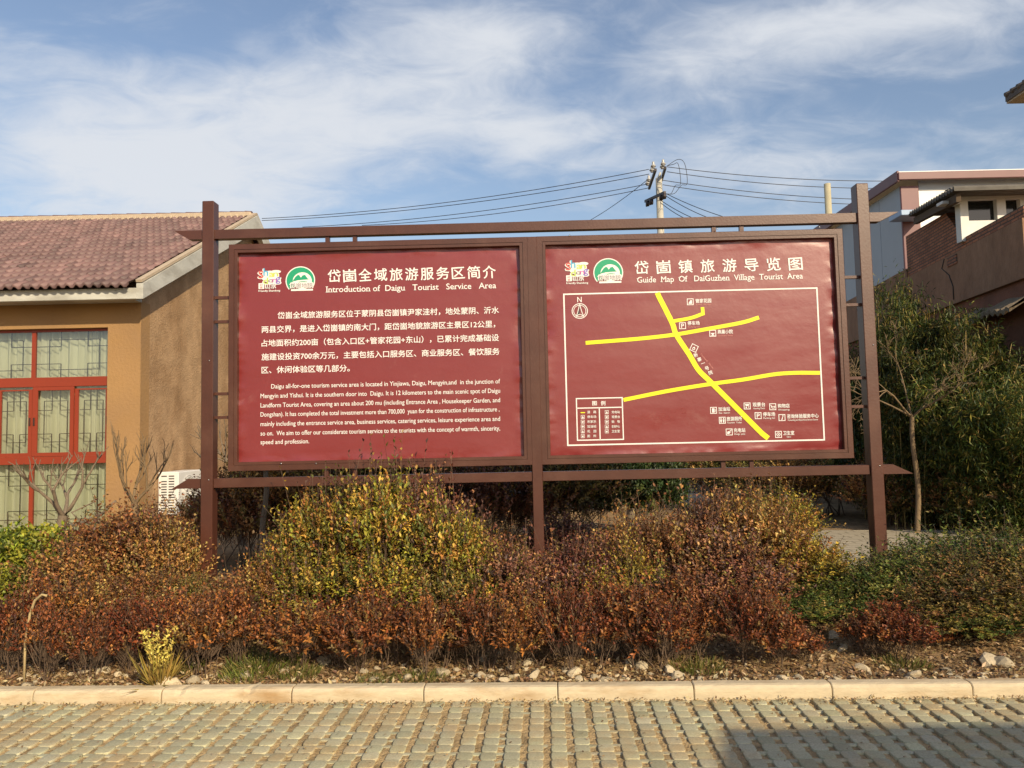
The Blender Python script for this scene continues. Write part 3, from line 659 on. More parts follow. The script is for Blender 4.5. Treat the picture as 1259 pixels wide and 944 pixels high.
tile_shader(M_tile, (.178, .104, .096), (.132, .084, .081))
YE, YW = 11.0, 11.47
e1 = at(176, 367, YE); XV, ZF0 = e1.x, e1.z
ZF1 = at(170, 352.5, YE).z
XW = at(172.8, 450, YW).x
rg = atx(317, 266.5, XV); YR, ZR = rg.y, rg.z             # ridge
XL = -17.0
HOUSE = empty('house', (XW, YW, .0), label='ochre rendered house with a mauve tiled roof and red framed windows', cat='house')
HO = Vector((XW, YW, 0))
def hb(name, b, m, parent=HOUSE, **k):
    b.v = [tuple(Vector(v) - HO) for v in b.v]; return b.build(name, m, parent, **k)
slope = (ZR - ZF1) / (YR - YE)
# front wall with its window opening, gable wall
WX1 = at(131, 520, YW).x; WX0 = WX1 - 3.9; WZ1 = at(120, 402.5, YW).z; WZ0 = .26
b = MB(); T = .28
b.box(WX1, XW, YW, YW + T, -.2, ZF0 + .05); b.box(XL, WX0, YW, YW + T, -.2, ZF0 + .05)
b.box(WX0, WX1, YW, YW + T, WZ1, ZF0 + .05); b.box(WX0, WX1, YW, YW + T, -.2, WZ0)
hb('front_wall', b, M_ochre)
YB = 2 * YR - YE
zt = lambda y: ZF1 - .16 + slope * (min(y, 2 * YR - y) - YE)
b = MB(); M90 = Matrix(((0, 1, 0, 0), (1, 0, 0, 0), (0, 0, 1, 0), (0, 0, 0, 1)))
b.prism([(YW + .003, -.2), (YB - .5, -.2), (YB - .5, zt(YB - .5)), (YR, zt(YR)), (YW + .003, zt(YW))], XW - .3, XW - .002, M=M90); hb('gable_wall', b, M_gable, recalc=True)
# eaves board with soffit, verge boards
b = MB(); b.box(XL, XV - .10, YE, YE + .09, ZF0, ZF1 - .012, bev=.006); b.box(XL, XW + .01, YE + .09, YW - .003, ZF0 + .03, ZF0 + .08); hb('eaves_board', b, M_conc)
for s in (1, -1):
    b = MB(); y0 = YE if s > 0 else YB
    dz = .30
    q = [(y0, ZF0), (y0, ZF1 + .05), (YR, ZR + .03), (YR, ZR - dz)]
    if s < 0: q = q[::-1]
    b.prism(q, XV - .10, XV, M=M90); hb('verge_board', b, M_conc, recalc=True)
    b = MB(); b.bar((XV - .06, y0 - s * .01, ZF1 + .085), (XV - .06, YR, ZR + .065), .09, .04); hb('verge_cap', b, M_cream)
# tiles: pans and rolls across, laps up the slope
def tiles(y0, z0, y1, z1, xs0, xs1, pitch=.125, rows=19, seed=1):
    rs = np.random.RandomState(seed)
    nx = int((xs1 - xs0) / pitch); ph = np.linspace(0, nx, nx * 6 + 1); X = xs0 + ph * (xs1 - xs0) / nx
    prof = .026 * np.maximum(np.cos(ph * 2 * np.pi), -.55)
    V = []; C = []; F = []; L_ = len(ph); dy, dz = y1 - y0, z1 - z0; ln = math.hypot(dy, dz); n = np.array((0, -dz / ln, dy / ln)) * (1 if dy > 0 else -1)
    if n[2] < 0: n = -n
    k = 0
    rowtone = []
    for r in range(rows):
        tone = np.repeat(rs.normal(1, .15, nx + 1), 6)[:L_] * rs.normal(1, .03)
        off = (r % 2) * .5
        pr = .026 * np.maximum(np.cos((ph + 0) * 2 * np.pi), -.55)
        lap = rs.normal(0, .004, nx + 1).repeat(6)[:L_]
        for j, (t, up) in enumerate(((r / rows, -.012), (r / rows, .030), ((r + 1.06) / rows, .002))):
            t = t - .012 * (j < 2) * (1 + 0 * lap)
            P = np.stack([X, np.full(L_, y0 + dy * t), np.full(L_, z0 + dz * t)], 1) + n * ((pr + up) + (lap if j < 2 else 0))[:, None]
            V.append(P); C.append(np.repeat((tone * (.8 if j == 0 else 1))[:, None], 3, 1))
        a = np.arange(L_ - 1)
        for j in range(2):
            b0 = k + j * L_; b1 = b0 + L_; F.append(np.stack([b0 + a, b0 + a + 1, b1 + a + 1, b1 + a], 1))
        k += 3 * L_
    return np.concatenate(V), np.concatenate(F), np.concatenate(C)
for (y0, y1) in ((YE - .07, YR), (YB + .07, YR)):
    V, F, C = tiles(y0, ZF1 + .03 - .07 * slope * 0, y1, ZR + .03, XL, XV - .14, seed=3)
    me = np_mesh('roof_tiles', V - np.array(HO), F, np.clip(C, .3, 1.5)); link('roof_tiles', me, M_tile, HOUSE)
b = MB(); b.box(XL, XV - .10, YR - .15, YR + .15, ZR - .03, ZR + .075, bev=.02); hb('ridge_mortar', b, M_cream)
b = MB(); x = XL
while x < XV - .12:
    x1 = min(x + .33, XV - .1)
    vs = []; 
    for xx, r in ((x, .105), (x1 - .02, .088)):
        for k in range(9): a = math.pi * k / 8; vs.append((xx, YR - r * math.cos(a), ZR + .065 + r * .62 * math.sin(a)))
    fs = [(k, k + 1, k + 10, k + 9) for k in range(8)] + [tuple(range(9)), tuple(range(17, 8, -1))]
    b.add(vs, fs); x += .31
me = b.mesh('ridge_tiles'); 
a_ = me.color_attributes.new('Col', 'FLOAT_COLOR', 'POINT'); a_.data.foreach_set('color', np.ones(len(me.vertices) * 4, np.float32))
o = link('ridge_tiles', me, M_tile, HOUSE); me.transform(Matrix.Translation(-HO))
# small mortar scallops along the ridge
b = MB()
rr = random.Random(4)
x = XL + .06
while x < XV - .16:
    b.box(x, x + .075, YR - .22, YR - .14, ZR - .075, ZR - .0 + rr.uniform(-.01, .01), bev=.015); x += .125
hb('ridge_scallops', b, M_cream)

# window: red frames, panes, iron fret, curtain
M_redfr = mat('red_window_frame', (.25, .036, .013), .38, .5, var=.06, vscale=3)
M_fret = mat('dark_iron_fret', (.045, .022, .016), .5, .4)
M_curt = bpy.data.materials.new('curtain'); M_curt.use_nodes = True; t = M_curt.node_tree; b_ = t.nodes['Principled BSDF']
b_.inputs['Base Color'].default_value = (.68, .67, .52, 1); b_.inputs['Roughness'].default_value = .9; b_.inputs['Specular IOR Level'].default_value = .1
M_glass = bpy.data.materials.new('window_glass'); M_glass.use_nodes = True; t = M_glass.node_tree; t.nodes.clear()
gl = nn(t, 'ShaderNodeBsdfGlossy'); gl.inputs['Roughness'].default_value = .02; gl.inputs['Color'].default_value = (.95, .97, 1, 1)
tr = nn(t, 'ShaderNodeBsdfTransparent'); tr.inputs[0].default_value = (.86, .90, .86, 1); fr = nn(t, 'ShaderNodeFresnel'); fr.inputs[0].default_value = 1.52
fm = math_(t, 'ADD', fr.outputs[0], .10, clamp=True); mx = nn(t, 'ShaderNodeMixShader'); t.links.new(fm, mx.inputs[0]); t.links.new(tr.outputs[0], mx.inputs[1]); t.links.new(gl.outputs[0], mx.inputs[2])
ou = nn(t, 'ShaderNodeOutputMaterial'); t.links.new(mx.outputs[0], ou.inputs[0])
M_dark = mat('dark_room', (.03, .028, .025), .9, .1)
YF = YW + .085                                            # front of the window frame
def wz(py, px=80): return at(px, py, YF).z
def wx(px, py=520): return at(px, py, YF).x
zA, zB, zC, zD = wz(463.5), wz(475), wz(560.5), wz(570)
ztop = WZ1 - .004; bays = []
xr = WX1 - .004; bw = wx(131) - wx(36)                  # one bay
nb_ = int((WX1 - WX0) / bw)
win = MB()
f = MB()
f.box(WX0 + .004, xr, YF - .01, YF + .05, zA - (zA - zB), zA, bev=.003); f.box(WX0 + .004, xr, YF - .01, YF + .05, zD, zC, bev=.003)
f.box(WX0 + .004, xr, YF + .001, YF + .045, ztop - .035, ztop); f.box(WX0 + .004, xr, YF + .001, YF + .045, WZ0 + .003, WZ0 + .05)
edges = [xr - i * bw for i in range(nb_ + 1)]
for i, x in enumerate(edges):
    w_2 = .028
    a, c = (x - w_2, x + w_2) if i else (x - .03, x)
    if i == len(edges) - 1: a, c = WX0 + .004, WX0 + .04
    f.box(a, c, YF + .002, YF + .046, zA + .001, ztop - .001); f.box(a, c, YF + .002, YF + .046, WZ0 + .051, zD - .001)
WINDOW = hb('window', f, M_redfr)
def wpart(name, b, m, sm=False): return hb(name, b, m, WINDOW)
sash = MB(); sf = []
for i in range(nb_):
    a, c = edges[i + 1], edges[i]
    mid = (a + c) / 2 + .02
    for k, (p0, p1, yy) in enumerate(((a + .012, mid + .03, YF - .018), (mid - .03 + .062, c - .006, YF + .004))):
        bb = MB(); fw = .055
        bb.box(p0, p1, yy, yy + .022, zC + .001, zC + fw); bb.box(p0, p1, yy, yy + .022, zB - fw, zB - .002 if k == 0 else zB - .035)
        bb.box(p0, p0 + fw + .02 * (k == 0), yy + .001, yy + .021, zC + fw, zB - fw); bb.box(p1 - fw, p1, yy + .001, yy + .021, zC + fw, zB - fw)
        s_ = wpart('sash', bb, M_redfr); sf.append((p0 + fw, p1 - fw, zC + fw, zB - fw))
        hx = p0 + .03 if k == 0 else p1 - .03
        bb = MB(); bb.box(hx - .012, hx + .012, yy - .015, yy - .001, (zB + zC) / 2 - .06, (zB + zC) / 2 + .06, bev=.004); wpart('sash_handle', bb, M_fret)
gl = MB(); gl.add([(WX0 + .01, YF + .024, WZ0 + .04), (xr, YF + .024, WZ0 + .04), (xr, YF + .024, ztop - .01), (WX0 + .01, YF + .024, ztop - .01)], [(0, 1, 2, 3)]); wpart('pane', gl, M_glass)
def fret(x0, x1, z0, z1, rows='both', ins=.24):
    """one iron lattice of interlocked squares"""
    b = MB(); w, h = x1 - x0, z1 - z0; i1 = min(ins, .33 * h) ; y = YF + .045; r = .010
    def ln(p, q): b.bar((p[0], y + random.uniform(-.002, .002), p[1]), (q[0], y, q[1]), r, r)
    ax, bx_ = x0 + w * .27, x1 - w * .12 if w > .7 else x1 - w * .2
    ax = x0 + w * (.17 if w < .7 else .17); a2 = x0 + w * (.33 if w > .7 else .40); b2 = x1 - w * (.30 if w > .7 else .36); bx_ = x1 - w * .14
    l0, l1, u0, u1 = z0 + .30 * h if h < 1 else z0 + .17 * h, z0 + .17 * h if h < 1 else z0 + .09 * h, z1 - .32 * h if h < 1 else z1 - .17 * h, z1 - .17 * h if h < 1 else z1 - .09 * h
    ln((ax, l1), (bx_, l1)); ln((ax, u1), (bx_, u1)); ln((ax, l1), (ax, u1)); ln((bx_, l1), (bx_, u1))
    for xa, xe, s in ((a2, x0, 1), (b2, x1, -1)):
        ln((xe, l0), (xa, l0)); ln((xa, l0), (xa, z0)); ln((xe, u0), (xa, u0)); ln((xa, u0), (xa, z1))
    return b
for i in range(nb_):
    a, c = edges[i + 1] + .03, edges[i] - .03
    wpart('fret', fret(a, c, zA, ztop - .035), M_fret); wpart('fret', fret(a, c, WZ0 + .05, zD), M_fret)
for q in sf: wpart('fret', fret(*q), M_fret)
xs = np.linspace(WX0 - .1, WX1 + .05, 700); zs = np.array([WZ0 - .05, WZ0 + .5, 1.2, 2.0, ZF0 - .6, ZF0 - .32])
rs = np.random.RandomState(9); fold = .034 * np.sin(xs * 62 + 3 * np.sin(xs * 7)) + .026 * np.sin(xs * 37 + 2 * np.sin(xs * 11 + 1)) + .01 * np.sin(xs * 110)
X, Z = np.meshgrid(xs, zs); Y = YF + .16 + fold[None, :] * np.linspace(1.15, .7, len(zs))[:, None]
i = np.arange(X.size).reshape(X.shape); F = np.stack([i[:-1, :-1], i[:-1, 1:], i[1:, 1:], i[1:, :-1]], -1).reshape(-1, 4)
link('curtain', np_mesh('curtain', np.stack([X, Y, Z], -1).reshape(-1, 3) - np.array(HO), F, smooth=True), M_curt, WINDOW)
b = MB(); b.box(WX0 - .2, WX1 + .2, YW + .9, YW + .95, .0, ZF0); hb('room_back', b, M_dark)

# air conditioner on the gable side
M_acw = mat('white_casing', (.74, .73, .70), .45, .4, var=.05)
acx0, acx1 = XW + .01, XW + .33; a0 = atx(219.5, 580, acx1); ay0 = a0.y; ay1 = atx(249, 580, acx1).y; az1 = a0.z; az0 = az1 - .66
AC = empty('air_conditioner', ((acx0 + acx1) / 2, (ay0 + ay1) / 2, az0), label='white outdoor air conditioning unit against the ochre gable wall', cat='air conditioner')
ao = AC.location.copy()
def ab(name, b, m, parent=AC): b.v = [tuple(Vector(v) - ao) for v in b.v]; return b.build(name, m, parent)
b = MB(); b.box(acx0, acx1, ay0, ay1, az0, az1, bev=.012); body_ = ab('casing', b, M_acw)
b = MB()
for i in range(14):
    z = az1 - .055 - i * .041
    for k in range(2):
        if k == 0 and i in (1,): continue
        x = acx0 + .055 + k * .115; b.box(x, x + .085, ay0 - .003, ay0 + .004, z - .017, z)
ab('side_louvre', b, mat('louvre_slot', (.03, .03, .03), .7))
b = MB(); cy, cz = ay0 + (ay1 - ay0) * .4, (az0 + az1) / 2
for r in np.linspace(.05, .26, 8): b.tube([(acx1 + .008, cy + r * math.cos(a), cz + r * math.sin(a)) for a in np.linspace(0, 2 * math.pi, 25)], .004, n=4, cap=False)
ab('fan_grille', b, M_acw)
for y in (ay0 + .15, ay1 - .15):
    b = MB(); b.bar((acx0 - .01, y, az0 - .02), (acx1, y, az0 - .02), .04, .04); b.bar((acx0, y, az0 - .3), (acx1 - .03, y, az0 - .04), .03, .03); ab('bracket', b, M_conc)
b = MB(); z = at(256, 430, 13).z; y = atx(257, 429.5, XW).y
b.tube([(XW - .05, y, z), (XW + .16, y, z + .01)], .02, n=8); hb('drain_pipe', b, M_white)

# ------------------------------------------------------------------ the brick house on the other side
M_plaster = mat('brown_plaster', (.31, .182, .115), .92, .12, var=.22, vscale=5, bump=.7, bscale=18, col2=(.26, .15, .095), c2scale=1.1, c2range=(.4, .62), stretch=(1, 1, .6))
M_lowpl = mat('red_brown_plaster', (.26, .115, .075), .92, .12, var=.25, vscale=2.2, bump=.6, bscale=25, col2=(.17, .09, .065), c2scale=.9, c2range=(.4, .65))
M_brick = bpy.data.materials.new('old_brick'); M_brick.use_nodes = True; t = M_brick.node_tree; b_ = t.nodes['Principled BSDF']
tcn = nn(t, 'ShaderNodeTexCoord'); sp_ = nn(t, 'ShaderNodeSeparateXYZ'); t.links.new(tcn.outputs['Object'], sp_.inputs[0]); cb = nn(t, 'ShaderNodeCombineXYZ'); t.links.new(sp_.outputs[0], cb.inputs[0]); t.links.new(sp_.outputs[2], cb.inputs[1])
br = nn(t, 'ShaderNodeTexBrick', i_Scale=1, i_Mortar_Size=.009, i_Mortar_Smooth=.4, i_Bias=.1); t.links.new(cb.outputs[0], br.inputs['Vector'])
br.inputs['Color1'].default_value = (.42, .17, .085, 1); br.inputs['Color2'].default_value = (.27, .11, .06, 1); br.inputs['Mortar'].default_value = (.10, .075, .055, 1)
br.inputs['Brick Width'].default_value = .19; br.inputs['Row Height'].default_value = .052
n = nn(t, 'ShaderNodeTexNoise', i_Scale=3, i_Detail=6); t.links.new(tcn.outputs['Object'], n.inputs['Vector']); hs = nn(t, 'ShaderNodeHueSaturation'); mr_ = nn(t, 'ShaderNodeMapRange'); t.links.new(n.outputs[0], mr_.inputs[0]); mr_.inputs[3].default_value = .6; mr_.inputs[4].default_value = 1.5
t.links.new(br.outputs[0], hs.inputs['Color']); t.links.new(mr_.outputs[0], hs.inputs['Value']); t.links.new(hs.outputs[0], b_.inputs['Base Color']); b_.inputs['Roughness'].default_value = .92
bp = nn(t, 'ShaderNodeBump', i_Strength=1, i_Distance=.03, invert=True); t.links.new(br.outputs['Fac'], bp.inputs['Height']); t.links.new(bp.outputs[0], b_.inputs['Normal'])
M_whitew = mat('white_window_paint', (.70, .70, .66), .6, .3, var=.08, vscale=4)
M_sheet = mat('grey_corrugated_sheet', (.13, .12, .105), .8, .2, var=.3, vscale=5)
WP = at(1180, 400, 12.4); WD = Vector((.116, 1, 0)).normalized(); WN = Vector((-WD.y, WD.x, 0))   # wall face point, along (away), outward (to the open side)
BRICK = empty('brick_house', (WP.x, WP.y, 0), math.atan2(WD.y, WD.x), label='shaded brown plaster and brick house with a white upper window and corrugated roof', cat='house')
def B(px, py):
    h = hit(px, py, WP, WN); return (h - WP).dot(WD), h.z
def bp_(name, poly, y0, y1, m, recalc=True):       # polygon of (along, height); y measured outward from the wall face
    b = MB(); b.prism(poly, y0, y1); return b.build(name, m, BRICK, recalc=recalc)
sN = -2.14                                               # the near end, out of the picture
def lineat(p, q, s): a, b = B(*p), B(*q); return a[1] + (b[1] - a[1]) * (s - a[0]) / (b[0] - a[0])
zled = lambda s: (B(1067, 410)[1] + B(1259, 350)[1]) / 2
ZL = zled(0); zbr = (B(1137, 328)[1] + B(1259, 274)[1]) / 2
s_far = B(1036, 400)[0]; s116 = B(1116.5, 300)[0]; s166 = B(1166, 270)[0]; s186 = B(1186, 285)[0]
zlow = B(1113, 333)[1]
ztop1 = B(1117, 290)[1]; ztop2 = B(1165, 262)[1]; zpar = (B(1205, 281.6)[1] + B(1259, 254.6)[1]) / 2
bp_('upper_wall', [(sN, ZL), (s_far, ZL), (s_far, zlow), (s116, zlow), (s116, zbr), (sN, zbr)], -.25, .06, M_plaster)
bp_('lower_wall', [(sN, -.2), (s_far, -.2), (s_far, ZL - .003), (sN, ZL - .003)], -.25, -.01, M_lowpl)
bp_('brick_wall', [(sN, zbr + .003), (s116 - .003, zbr + .003), (s116 - .003, ztop1), (s166, ztop2), (s186, zpar), (sN, zpar)], -.25, .035, M_brick)
b = MB()                                                # ragged plaster edge and broken patch
b.box(*sorted((B(1170, 320)[0], B(1182, 320)[0])), .058, .075, B(1176, 326)[1], B(1176, 314)[1], bev=.006); b.build('brick_patch', M_brick, BRICK)
# the crumbling corrugated ledge above the lower wall
le = [B(1190, 402), B(1259, 372)]; zl0 = le[0][1] * .5 + le[1][1] * .5
xs = np.linspace(B(1187, 400)[0], sN, 80); V = []; 
for k, (y, z) in enumerate(((.0, .16), (.30, -.02), (.30, -.075), (.0, .10))):
    for x in xs: V.append((x, y, zl0 + z + .022 * math.sin(x * 42) * (k in (1, 2)) + .02 * math.sin(x * 7.3)))
n = len(xs); F = [(k * n + i, k * n + i + 1, (k + 1) % 4 * n + i + 1, (k + 1) % 4 * n + i) for k in range(4) for i in range(n - 1)]
b = MB(); b.add(V, F); b.build('ledge', mat('old_asbestos_sheet', (.22, .17, .115), .95, .1, var=.35, vscale=9, bump=.6), BRICK, recalc=True)
bp_('house_body', [(sN, -.2), (s_far, -.2), (s_far, zbr - .3), (sN, zbr - .3)], -5, -.253, M_lowpl)
b = MB(); q_ = [B(*p) for p in ((1166, 318), (1163, 330), (1172, 338), (1177, 352), (1178, 368))]; b.tube([(s_, .066, z_) for s_, z_ in q_], .008, n=5); b.build('wall_crack', mat('black_crack', (.03, .025, .02), .6), BRICK)  # thin dark tube standing in for the black crack in the plaster
# white window wall that faces the road, set back behind the parapet
wY = s186; zwt = (at(1182, 240, 12.9).z); zws = at(1190, 271, 12.9).z; zwo = at(1190, 244.5, 12.9).z
Wl = Matrix.Rotation(-math.atan2(WD.y, WD.x), 4, 'Z')    # axes parallel to the picture's own, inside the house's frame
def axl(x, y, z):                                        # world point -> the house's local point
    p = Vector((x - WP.x, y - WP.y, 0)); return (p.dot(WD), p.dot(WN), z)
wy0 = (WP + WD * (s186 - .1)).y; x0 = at(1180.5, 260, wy0).x
def wxx(px): return at(px, 258, wy0).x
def xbox(name, xa, xb, ya, yb, za, zb_, m, parent=BRICK):
    b = MB(); vs = [axl(x, y, z) for x in (xa, xb) for y in (ya, yb) for z in (za, zb_)]
    b.add(vs, [(0, 1, 3, 2), (4, 6, 7, 5), (0, 4, 5, 1), (2, 3, 7, 6), (0, 2, 6, 4), (1, 5, 7, 3)]); return b.build(name, m, parent, recalc=True)
zz = lambda py, px=1200: at(px, py, wy0).z
b = MB()
def xb_into(b, xa, xb, ya, yb, za, zb_):
    b.add([axl(x, y, z) for x in (xa, xb) for y in (ya, yb) for z in (za, zb_)], [(0, 1, 3, 2), (4, 6, 7, 5), (0, 4, 5, 1), (2, 3, 7, 6), (0, 2, 6, 4), (1, 5, 7, 3)])
xs_ = [wxx(p) for p in (1180.5, 1190.5, 1226, 1237, 1255, 1266)]
za_, zo0, zo1, zt_ = zz(296), zz(271), zz(245), zz(239)
xb_into(b, xs_[0], xs_[1], wy0, wy0 + .14, za_, zt_); xb_into(b, xs_[2], xs_[3], wy0, wy0 + .14, za_, zt_); xb_into(b, xs_[4], xs_[5] + 3, wy0, wy0 + .14, za_, zt_)
for i in (1, 3): xb_into(b, xs_[i], xs_[i + 1], wy0 + .002, wy0 + .14, za_, zo0); xb_into(b, xs_[i], xs_[i + 1], wy0 + .002, wy0 + .14, zo1, zt_)
wf = b.build('window_wall', M_whitew, BRICK, recalc=True)
xbox('window_pane', xs_[1] - .02, xs_[4] + .02, wy0 + .09, wy0 + .10, zo0 - .02, zo1 + .02, mat('dark_glass', (.012, .014, .014), .08, .5))
xbox('window_sill_board', wxx(1157), wxx(1180), wy0 - .05, wy0 + .12, zz(250.5), zz(247), M_whitew)
# corrugated lean-to roof
rc = at(1173, 230.5, wy0 - .45); rf = hit(1117, 263, WP + WN * .25, WN)
X2 = rc.x + 4.2
n = 90; V = []
for k, dz in enumerate((0, -.05)):
    for i in range(n + 1):
        f_ = i / n
        l = rc.lerp(Vector((rf.x, rf.y, rf.z)), f_)
        V.append((l, dz + .03 * (math.sin(i * 1.25) > 0)))
b = MB(); vs = []
for l, dz in V: vs.append(axl(l.x, l.y, l.z + dz))
for l, dz in V: vs.append(axl(l.x + 4.2, l.y, l.z + dz + .02))
m_ = n + 1
F = [(i, i + 1, m_ + i + 1, m_ + i) for i in range(n)] + [(2 * m_ + i, 2 * m_ + i + 1, i + 1, i) for i in range(n)] + [(m_ + i, m_ + i + 1, 3 * m_ + i + 1, 3 * m_ + i) for i in range(n)] + [(0, m_, 3 * m_, 2 * m_), (n, m_ + n, 3 * m_ + n, 2 * m_ + n)]
b.add(vs, F); b.build('corrugated_roof', M_sheet, BRICK, recalc=True)
xbox('roof_beam', rc.x + .15, X2, wy0 - .1, wy0 + .06, zt_ + .002, zt_ + .09, M_sheet)
b = MB(); b.bar(axl(rc.x + .12, rc.y + .1, rc.z - .13), axl(rf.x + .12, rf.y, rf.z - .13), .07, .12); b.build('roof_rafter', mat('old_timber', (.10, .07, .045), .9), BRICK)
# house body behind the wall, so that nothing is hollow
xbox('back_room', wxx(1190) + .75, X2, wy0 + .16, wy0 + 3.2, .0, zt_ - .35, M_lowpl)

# ------------------------------------------------------------------ grey shed with its purple trim
M_shed = mat('grey_blue_panel', (.36, .40, .44), .5, .4, var=.06, vscale=1.2)
M_shedw = mat('white_panel', (.80, .81, .80), .5, .4, var=.04)
M_purple = mat('purple_brown_trim', (.17, .07, .075), .45, .4, var=.1)
YS = 16.0; sc_ = at(1113, 262, YS); SX = sc_.x; ro = at(1105, 213, YS - .22)
SHED = empty('metal_shed', (SX, YS, 0), label='tall grey blue panel shed with a white front and purple roof edge', cat='shed'); so = SHED.location.copy()
def sb(name, b, m, parent=SHED): b.v = [tuple(Vector(v) - so) for v in b.v]; return b.build(name, m, parent)
zr = ro.z; L2 = 7.5
b = MB(); b.box(SX + .003, SX + 5, YS, YS + .1, -.1, zr - .25); sb('front_wall', b, M_shedw)
b = MB(); y = YS + .004
while y < YS + L2:
    b.box(SX - .08, SX, y, y + .94, -.1, zr - .2, bev=.006); y += .95
sb('side_wall', b, M_shed)
b = MB(); b.box(SX - .10, SX + .28, YS - .06, YS - .002, -.1, zr - .22, bev=.01); sb('corner_post', b, M_purple)
b = MB(); x = ro.x; b.box(x, SX + 5.4, YS - .22, YS + L2 + .3, zr - .03, zr + .04); sb('roof', b, M_shedw)
b = MB(); b.box(x - .03, SX + 5.4, YS - .27, YS - .225, zr - .15, zr + .01, bev=.01); b.box(x - .05, x - .003, YS - .24, YS + L2 + .3, zr - .18, zr + .05, bev=.01); sb('roof_edge', b, M_purple)
b = MB(); b.box(SX + .3, SX + 5, YS - .02, YS - .003, zr - .30, zr - .10); sb('eave_shadow_band', b, M_shed)  # grey strip coloured in as the shadow band below the front eave
b = MB(); g0 = at(1105, 262.5, YS - .5); g1 = at(1124, 262.5, YS - .5); b.box(g0.x, g1.x + .3, YS - .6, YS - .07, g0.z - .06, g0.z + .05, bev=.01); sb('gutter', b, mat('blue_gutter', (.30, .42, .60), .4))

# ------------------------------------------------------------------ the tall house whose roof corner shows at the edge
TY = 27.0; tcn_ = at(1236, 122, TY); 
TALL = empty('tall_house', (tcn_.x + 1.2, TY + .8, 0), label='beige house far off to the side, only its tiled roof corner showing', cat='house'); to = TALL.location.copy()
def tb(name, b, m, **k): b.v = [tuple(Vector(v) - to) for v in b.v]; return b.build(name, m, TALL, **k)
zt_e = tcn_.z
b = MB(); b.box(tcn_.x + 1.5, tcn_.x + 9, TY - 7, TY - .7, -.1, zt_e + .6); tb('wall', b, M_ochre)
b = MB(); b.prism([(tcn_.x, zt_e - .1), (tcn_.x, zt_e + .1), (tcn_.x + 2.4, zt_e + 1.15), (tcn_.x + 10, zt_e + 4.2), (tcn_.x + 10, zt_e + .62), (tcn_.x + 1.4, zt_e + .62), (tcn_.x + 1.0, zt_e - .09)], TY - 7.6, TY); tb('roof', b, mat('dark_roof', (.12, .10, .09), .8, var=.3), recalc=True)
b = MB(); b.box(tcn_.x + .05, tcn_.x + 1.5, TY - 7.6, TY + .02, zt_e - .16, zt_e - .104); tb('eaves_board', b, M_cream)
b = MB()
for k in range(23):
    y = TY - .1 - k * .33; b.tube([(tcn_.x - .05, y, zt_e + .12), (tcn_.x + 2.4, y, zt_e + 1.21)], .09, n=8)
tb('roof_rolls', b, mat('dark_roof_roll', (.13, .11, .10), .8, var=.3))

# ------------------------------------------------------------------ poles and wires
M_pole = mat('concrete_pole', (.46, .44, .38), .85, .2, var=.15, vscale=3, bump=.2)
M_steel = mat('dark_steel', (.07, .06, .06), .5, .4, .6)
M_porc = mat('white_porcelain', (.42, .41, .39), .25, .5)
YP = 24.0; pt = at(810, 219, YP)
POLE = empty('utility_pole', (pt.x, YP, 0), label='concrete utility pole with white insulators rising behind the board', cat='utility pole'); po = POLE.location.copy()
def pb(name, b, m): b.v = [tuple(Vector(v) - po) for v in b.v]; return b.build(name, m, POLE)
b = MB(); b.tube([(pt.x, YP, -.2), (pt.x, YP, pt.z)], .155, .10, n=14); pb('shaft', b, M_pole)
ends = []
for (xa, ya, Ya), (xb, yb, Yb) in (((806, 208.5, YP - 1), (798, 231.5, YP + 1)), ((818, 206, YP - 1), (813, 222, YP + .8)), ((817.5, 236.5, YP - .9), (793.5, 247.5, YP + .5))):
    a, c = at(xa, ya, Ya), at(xb, yb, Yb); b = MB(); b.bar(a, c, .07, .08); pb('crossarm', b, M_steel); ends.append((a, c))
ins = []
for a, c in ends[:2]:
    for f_ in (.02, .22, .72, .93):
        if a is ends[1][0] and f_ > .5: continue
        p_ = a.lerp(c, f_) + Vector((-.06, 0, .06)); b = MB()
        b.tube([p_, p_ + Vector((0, 0, .06)), p_ + Vector((0, 0, .07)), p_ + Vector((0, 0, .16)), p_ + Vector((0, 0, .2))], .05, .035, n=10)
        b.tube([p_ + Vector((0, 0, .05)), p_ + Vector((0, 0, .09))], .08, .07, n=12); pb('insulator', b, M_porc); ins.append(p_ + Vector((0, 0, .2)))
for f_ in (.05, .2, .7, .9):
    p_ = ends[2][0].lerp(ends[2][1], f_) + Vector((0, -.05, -.12)); b = MB(); b.tube([p_ + Vector((-.05, 0, 0)), p_ + Vector((.05, 0, 0))], .10, .08, n=10); pb('shackle', b, M_steel)
b = MB(); b.tube([(pt.x, YP - .02, pt.z), (pt.x + .05, YP - .02, pt.z + .18)], .06, .03, n=8); pb('cap_bolt', b, M_pole)
p2 = at(1017, 226, 20.0)
POLE2 = tag(None or empty('utility_pole', (p2.x, 20, 0)), 'plain round concrete pole standing just behind the board by the shed', 'utility pole')
b = MB(); b.tube([(0, 0, -.2), (0, 0, p2.z)], .10, .085, n=14); b.build('shaft', mat('yellowish_concrete', (.42, .38, .26), .85, .2, var=.2), POLE2)
b = MB(); z_ = at(1017, 270, 20).z
for dz in (0, .12): b.tube([(.1 * math.cos(a), .1 * math.sin(a), z_ + dz) for a in np.linspace(0, 6.29, 13)], .015, n=5, cap=False)
b.build('wire_band', M_steel, POLE2)
M_wire = mat('black_wire', (.03, .03, .035), .5)
def wire(a, c, sag, label, r=.011, group='overhead wires'):
    b = MB(); pts = [a.lerp(c, i / 24) - Vector((0, 0, sag * 4 * (i / 24) * (1 - i / 24))) for i in range(25)]
    b.tube(pts, r, n=5, cap=False); tag(b.build('overhead_wire', M_wire), label, 'wire', group)
